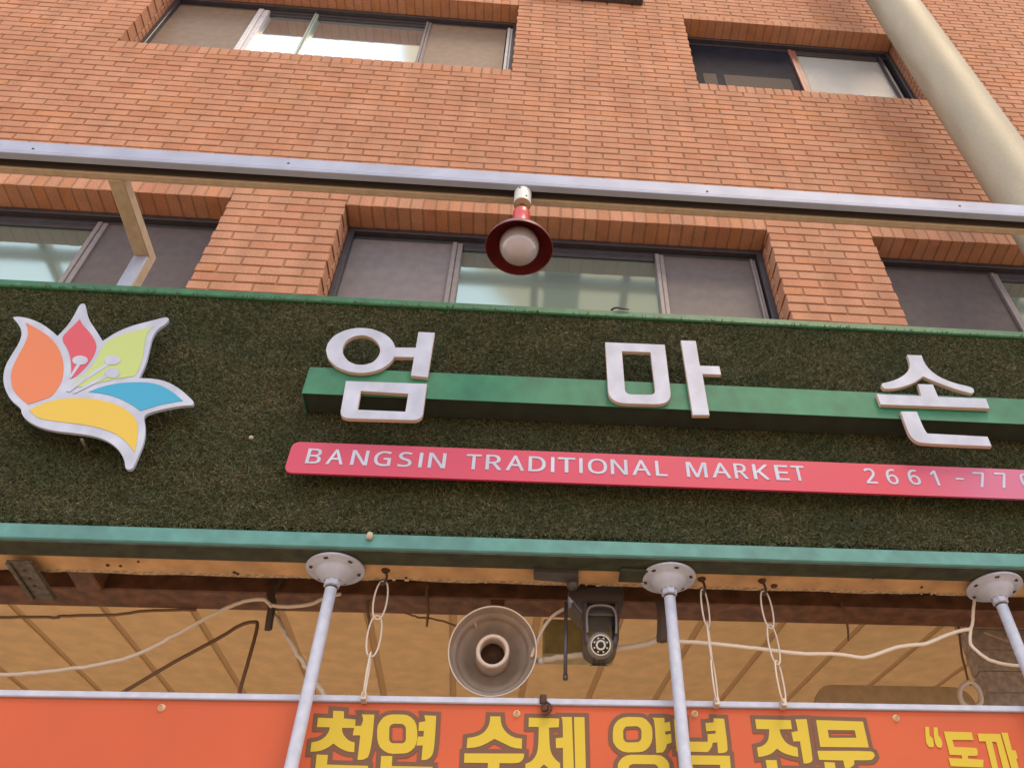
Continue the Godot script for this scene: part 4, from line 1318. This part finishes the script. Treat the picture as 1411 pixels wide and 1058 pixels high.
func security_camera():
	var C := thing("security_camera", "black dome security camera with ring of small lights under the sign", "camera", Vector3(0.233, 2.66, 0.6))
	var o := -Vector3(0.233, 2.66, 0.6)
	var st := mb()
	# arm along the soffit
	var arm := rounded(P([60, 705, 172, 694, 176, 742, 58, 744]), [0.004])
	var t := Transform3D(Basis(Vector3.RIGHT, PI / 2), Vector3.ZERO)
	for i in 1:
		var ids := Geometry2D.triangulate_polygon(arm)
		for k in range(0, ids.size(), 3):
			var a := arm[ids[k]]; var b := arm[ids[k + 1]]; var c := arm[ids[k + 2]]
			tri(st, Vector3(a.x, 2.852, a.y) + o, Vector3(b.x, 2.852, b.y) + o, Vector3(c.x, 2.852, c.y) + o)
		for k in arm.size():
			var a := arm[k]; var b := arm[(k + 1) % arm.size()]
			quad(st, Vector3(a.x, 2.852, a.y) + o, Vector3(b.x, 2.852, b.y) + o, Vector3(b.x, 2.872, b.y) + o, Vector3(a.x, 2.872, a.y) + o)
	obj("mount_arm", st, M.camera_black, C)
	st = mb(true)
	lathe(st, [Vector2(0.0, 2.872), Vector2(0.016, 2.872), Vector2(0.016, 2.845), Vector2(0.011, 2.838), Vector2(0, 2.838)], Transform3D(Basis(), Vector3(0.164, 0, 0.69) + o), 16)
	obj("joint", st, M.camera_black, C)
	# head: wide upper block, then a rounded yoke that narrows to a round end
	st = mb()
	bevel_prism(st, soften(P([156, 2872, 155, 2851, 178, 2818, 196, 2795, 296, 2797, 312, 2868, 300, 2897, 230, 2889]), 1, 60.0), 0.545, 0.628, 0.006, o)
	obj("head", st, M.camera_black, C)
	st = mb(true)
	var yo := rounded(P([190, 2838, 190, 2677, 288, 2677, 288, 2838]), [0.012, 0.049, 0.049, 0.012], 8)
	yo = rounded(P([196, 2690, 288, 2690, 293, 2838, 192, 2838]), [0.049, 0.049, 0.012, 0.012], 8)
	bevel_prism(st, yo, 0.56, 0.642, 0.012, o)
	obj("yoke", st, M.camera_black, C)
	# grey arch that frames the opening
	st = mb(true)
	tube(st, curve([Vector3(0.205, 2.735, 0.646), Vector3(0.204, 2.78, 0.646), Vector3(0.209, 2.806, 0.645), Vector3(0.221, 2.815, 0.645), Vector3(0.243, 2.818, 0.645), Vector3(0.266, 2.815, 0.645), Vector3(0.277, 2.806, 0.645), Vector3(0.282, 2.78, 0.646), Vector3(0.28, 2.735, 0.646)].map(func(v): return v + o)), 0.0035, 8)
	obj("arch", st, M.camera_grey, C)
	# lens barrel and its lit ring front
	var f := Vector3(0.0, -0.42, 0.9).normalized()
	var rt := Vector3.RIGHT
	var xf := Transform3D(Basis(rt, f, rt.cross(f)), Vector3(0.2375, 2.7, 0.648) + o)
	st = mb(true)
	var prof := []
	for k in 9:
		var a := PI / 2 * k / 8.0
		prof.append(Vector2(cos(a) * 0.034, -sin(a) * 0.034))
	lathe(st, [Vector2(0.0, 0.012), Vector2(0.026, 0.012), Vector2(0.031, 0.009), Vector2(0.034, 0.0)] + prof.slice(1), xf, 32)
	obj("lens_barrel", st, M.camera_grey, C)
	st = mb(true)
	lathe(st, [Vector2(0.0, 0.0135), Vector2(0.024, 0.0135), Vector2(0.0245, 0.0122)], xf, 32)
	obj("lens_front", st, M.lens_black, C)
	for q in [[0.0245, 0.0018], [0.0105, 0.0026]]:
		st = mb(true)
		var ringpts := []
		for k in 32:
			var a := TAU * k / 32.0
			ringpts.append(xf * Vector3(cos(a) * q[0], 0.0138, sin(a) * q[0]))
		tube(st, ringpts, q[1], 8, true)
		obj("ring", st, M.camera_ring, C)
	for k in 8:
		var a := TAU * (k + 0.5) / 8.0
		st = mb(true)
		lathe(st, [Vector2(0, 0.003), Vector2(0.002, 0.002), Vector2(0.0026, 0)], xf * Transform3D(Basis(), Vector3(cos(a) * 0.0178, 0.0136, sin(a) * 0.0178)), 10)
		obj("light_dot", st, M.camera_ring, C)
	# flat aerial hanging at the side, and the pale plug of its cable
	st = mb(true)
	tube(st, [Vector3(0.15, 2.835, 0.625) + o, Vector3(0.149, 2.63, 0.625) + o], 0.0052, 10)
	tube(st, [Vector3(0.149, 2.6299, 0.625) + o, Vector3(0.149, 2.617, 0.625) + o], 0.0066, 10)
	obj("aerial", st, M.camera_black, C)
	st = mb()
	prism(st, P([156, 2853, 158, 2833, 171, 2836]), 0.60, 0.6305)
	for v in 1: pass
	var pl := obj("pale_tab", st, M.rail_white, C)
	pl.position = o

func bevel_prism(st: SurfaceTool, p: PackedVector2Array, z0: float, z1: float, ch: float, o: Vector3):
	var q := grow(p, -ch)
	var ids := Geometry2D.triangulate_polygon(q)
	for i in range(0, ids.size(), 3):
		var a := q[ids[i]]; var b := q[ids[i + 1]]; var c := q[ids[i + 2]]
		if (b - a).cross(c - a) < 0.0:
			var t := b; b = c; c = t
		tri(st, v3(a, z1) + o, v3(b, z1) + o, v3(c, z1) + o)
		tri(st, v3(c, z0) + o, v3(b, z0) + o, v3(a, z0) + o)
	var m := grow(p, -ch * 0.3)
	for i in p.size():
		var k := (i + 1) % p.size()
		quad(st, v3(p[i], z0) + o, v3(p[k], z0) + o, v3(p[k], z1 - ch) + o, v3(p[i], z1 - ch) + o)
		quad(st, v3(p[i], z1 - ch) + o, v3(p[k], z1 - ch) + o, v3(m[k], z1 - ch * 0.3) + o, v3(m[i], z1 - ch * 0.3) + o)
		quad(st, v3(m[i], z1 - ch * 0.3) + o, v3(m[k], z1 - ch * 0.3) + o, v3(q[k], z1) + o, v3(q[i], z1) + o)
		quad(st, v3(q[i], z0) + o, v3(q[k], z0) + o, v3(p[k], z0) + o, v3(p[i], z0) + o)

func cable(called: String, a: Array, r: float, m: Material, label: String, wob := 0.0):
	var pts := curve(pts3(a), 6)
	if wob > 0.0:
		for i in pts.size(): pts[i] += Vector3(rng.randfn(), rng.randfn(), rng.randfn()) * wob
	var st := mb(true)
	tube(st, pts, r, 8)
	tag(obj(called, st, m, self), label, "cable")

func cables():
	cable("cable", [-1340, 2663, 500, -1238, 2667, 500, -1137, 2679, 500, -1022, 2703, 500, -943, 2737, 500, -869, 2795, 500, -792, 2855, 500, -734, 2888, 500, -683, 2896, 500, -654, 2875, 500], 0.0052, M.cable_white, "white cable rising from the left edge to the dark tape tie", 0.0006)
	cable("cable", [-655, 2879, 500, -614, 2876, 500, -557, 2884, 500, -521, 2903, 500, -475, 2921, 500], 0.0052, M.cable_white, "short white cable from the tape tie to behind the left post", 0.0004)
	cable("cable", [-682, 2916, 420, -644, 2867, 420, -602, 2813, 420, -561, 2760, 420, -528, 2719, 420, -481, 2666, 420, -449, 2629, 420], 0.0065, M.cable_white, "cream wrapped cable running down from the tape tie behind the left post", 0.0014)
	cable("cable", [-1506, 2897, 360, -1354, 2906, 360, -1279, 2906, 360, -1267, 2911, 360, -1122, 2919, 360, -1046, 2933, 360, -907, 2941, 360], 0.0042, M.cable_dark, "thin dark cable under the beam at the left edge", 0.0005)
	cable("bent_rod", [-1078, 2695, 300, -1041, 2726, 300, -942, 2809, 300, -843, 2884, 300, -793, 2927, 300, -759, 2939, 300, -743, 2928, 300, -740, 2840, 300, -740, 2727, 300, -738, 2690, 300], 0.0055, M.cable_dark, "brown bent rod under the ceiling, left of the left post", 0.0002)
	cable("cable", [64, 2700, 580, 73, 2731, 580, 85, 2769, 580, 114, 2817, 580, 151, 2845, 580], 0.0048, M.cable_white, "white cable curving up from the loudspeaker to the security camera", 0.0003)
	cable("cable", [64, 2710, 530, 147, 2728, 530, 215, 2738, 530, 294, 2755, 530, 354, 2764, 530, 406, 2785, 530, 418, 2814, 530], 0.0075, M.cable_white, "thick taped white cable passing behind the security camera", 0.0009)
	cable("cable", [440, 2709, 660, 487, 2708, 660, 563, 2702, 660, 657, 2693, 660, 761, 2682, 660, 850, 2683, 660, 914, 2675, 660, 945, 2679, 660, 1031, 2708, 660, 1105, 2718, 660, 1160, 2740, 660, 1206, 2756, 660, 1245, 2764, 660], 0.0052, M.cable_white, "white cable sagging between the middle post and the right post", 0.0003)
	cable("cable", [1297, 2870, 660, 1274, 2824, 660, 1258, 2784, 660, 1245, 2762, 660, 1231, 2723, 660, 1240, 2702, 660, 1260, 2680, 660, 1295, 2666, 660, 1343, 2661, 660, 1415, 2667, 660], 0.0045, M.cable_white, "white cable dropping from the right flange and curling to the right post", 0.0004)
	cable("wire", [-303, 2901, 440, -263, 2888, 440, -232, 2885, 440, -190, 2876, 440, -127, 2855, 440], 0.0028, M.cable_dark, "thin dark wire running behind the loudspeaker", 0.0004)
	cable("cable", [1395, 2792, 300, 1368, 2777, 300, 1353, 2754, 300, 1353, 2727, 300, 1376, 2710, 300, 1410, 2728, 300, 1418, 2765, 300, 1409, 2785, 300, 1395, 2792, 300], 0.0075, M.cable_white, "small coil of cream cable against the grey pillar above the banner", 0.0)
	cable("cable", [1458, 3107, 300, 1432, 3013, 300, 1404, 2887, 300, 1395, 2803, 300, 1397, 2783, 300], 0.0035, M.cable_dark, "thin cord hanging down to the small coil at the right", 0.0008)
	var st := mb(true)
	tube(st, [Vector3(1.279, 2.754, 0.66), Vector3(1.35, 2.735, 0.645)], 0.0045, 8)
	tag(obj("stick", st, M.cable_dark, self), "short brown stick poking out beside the right post", "stick")
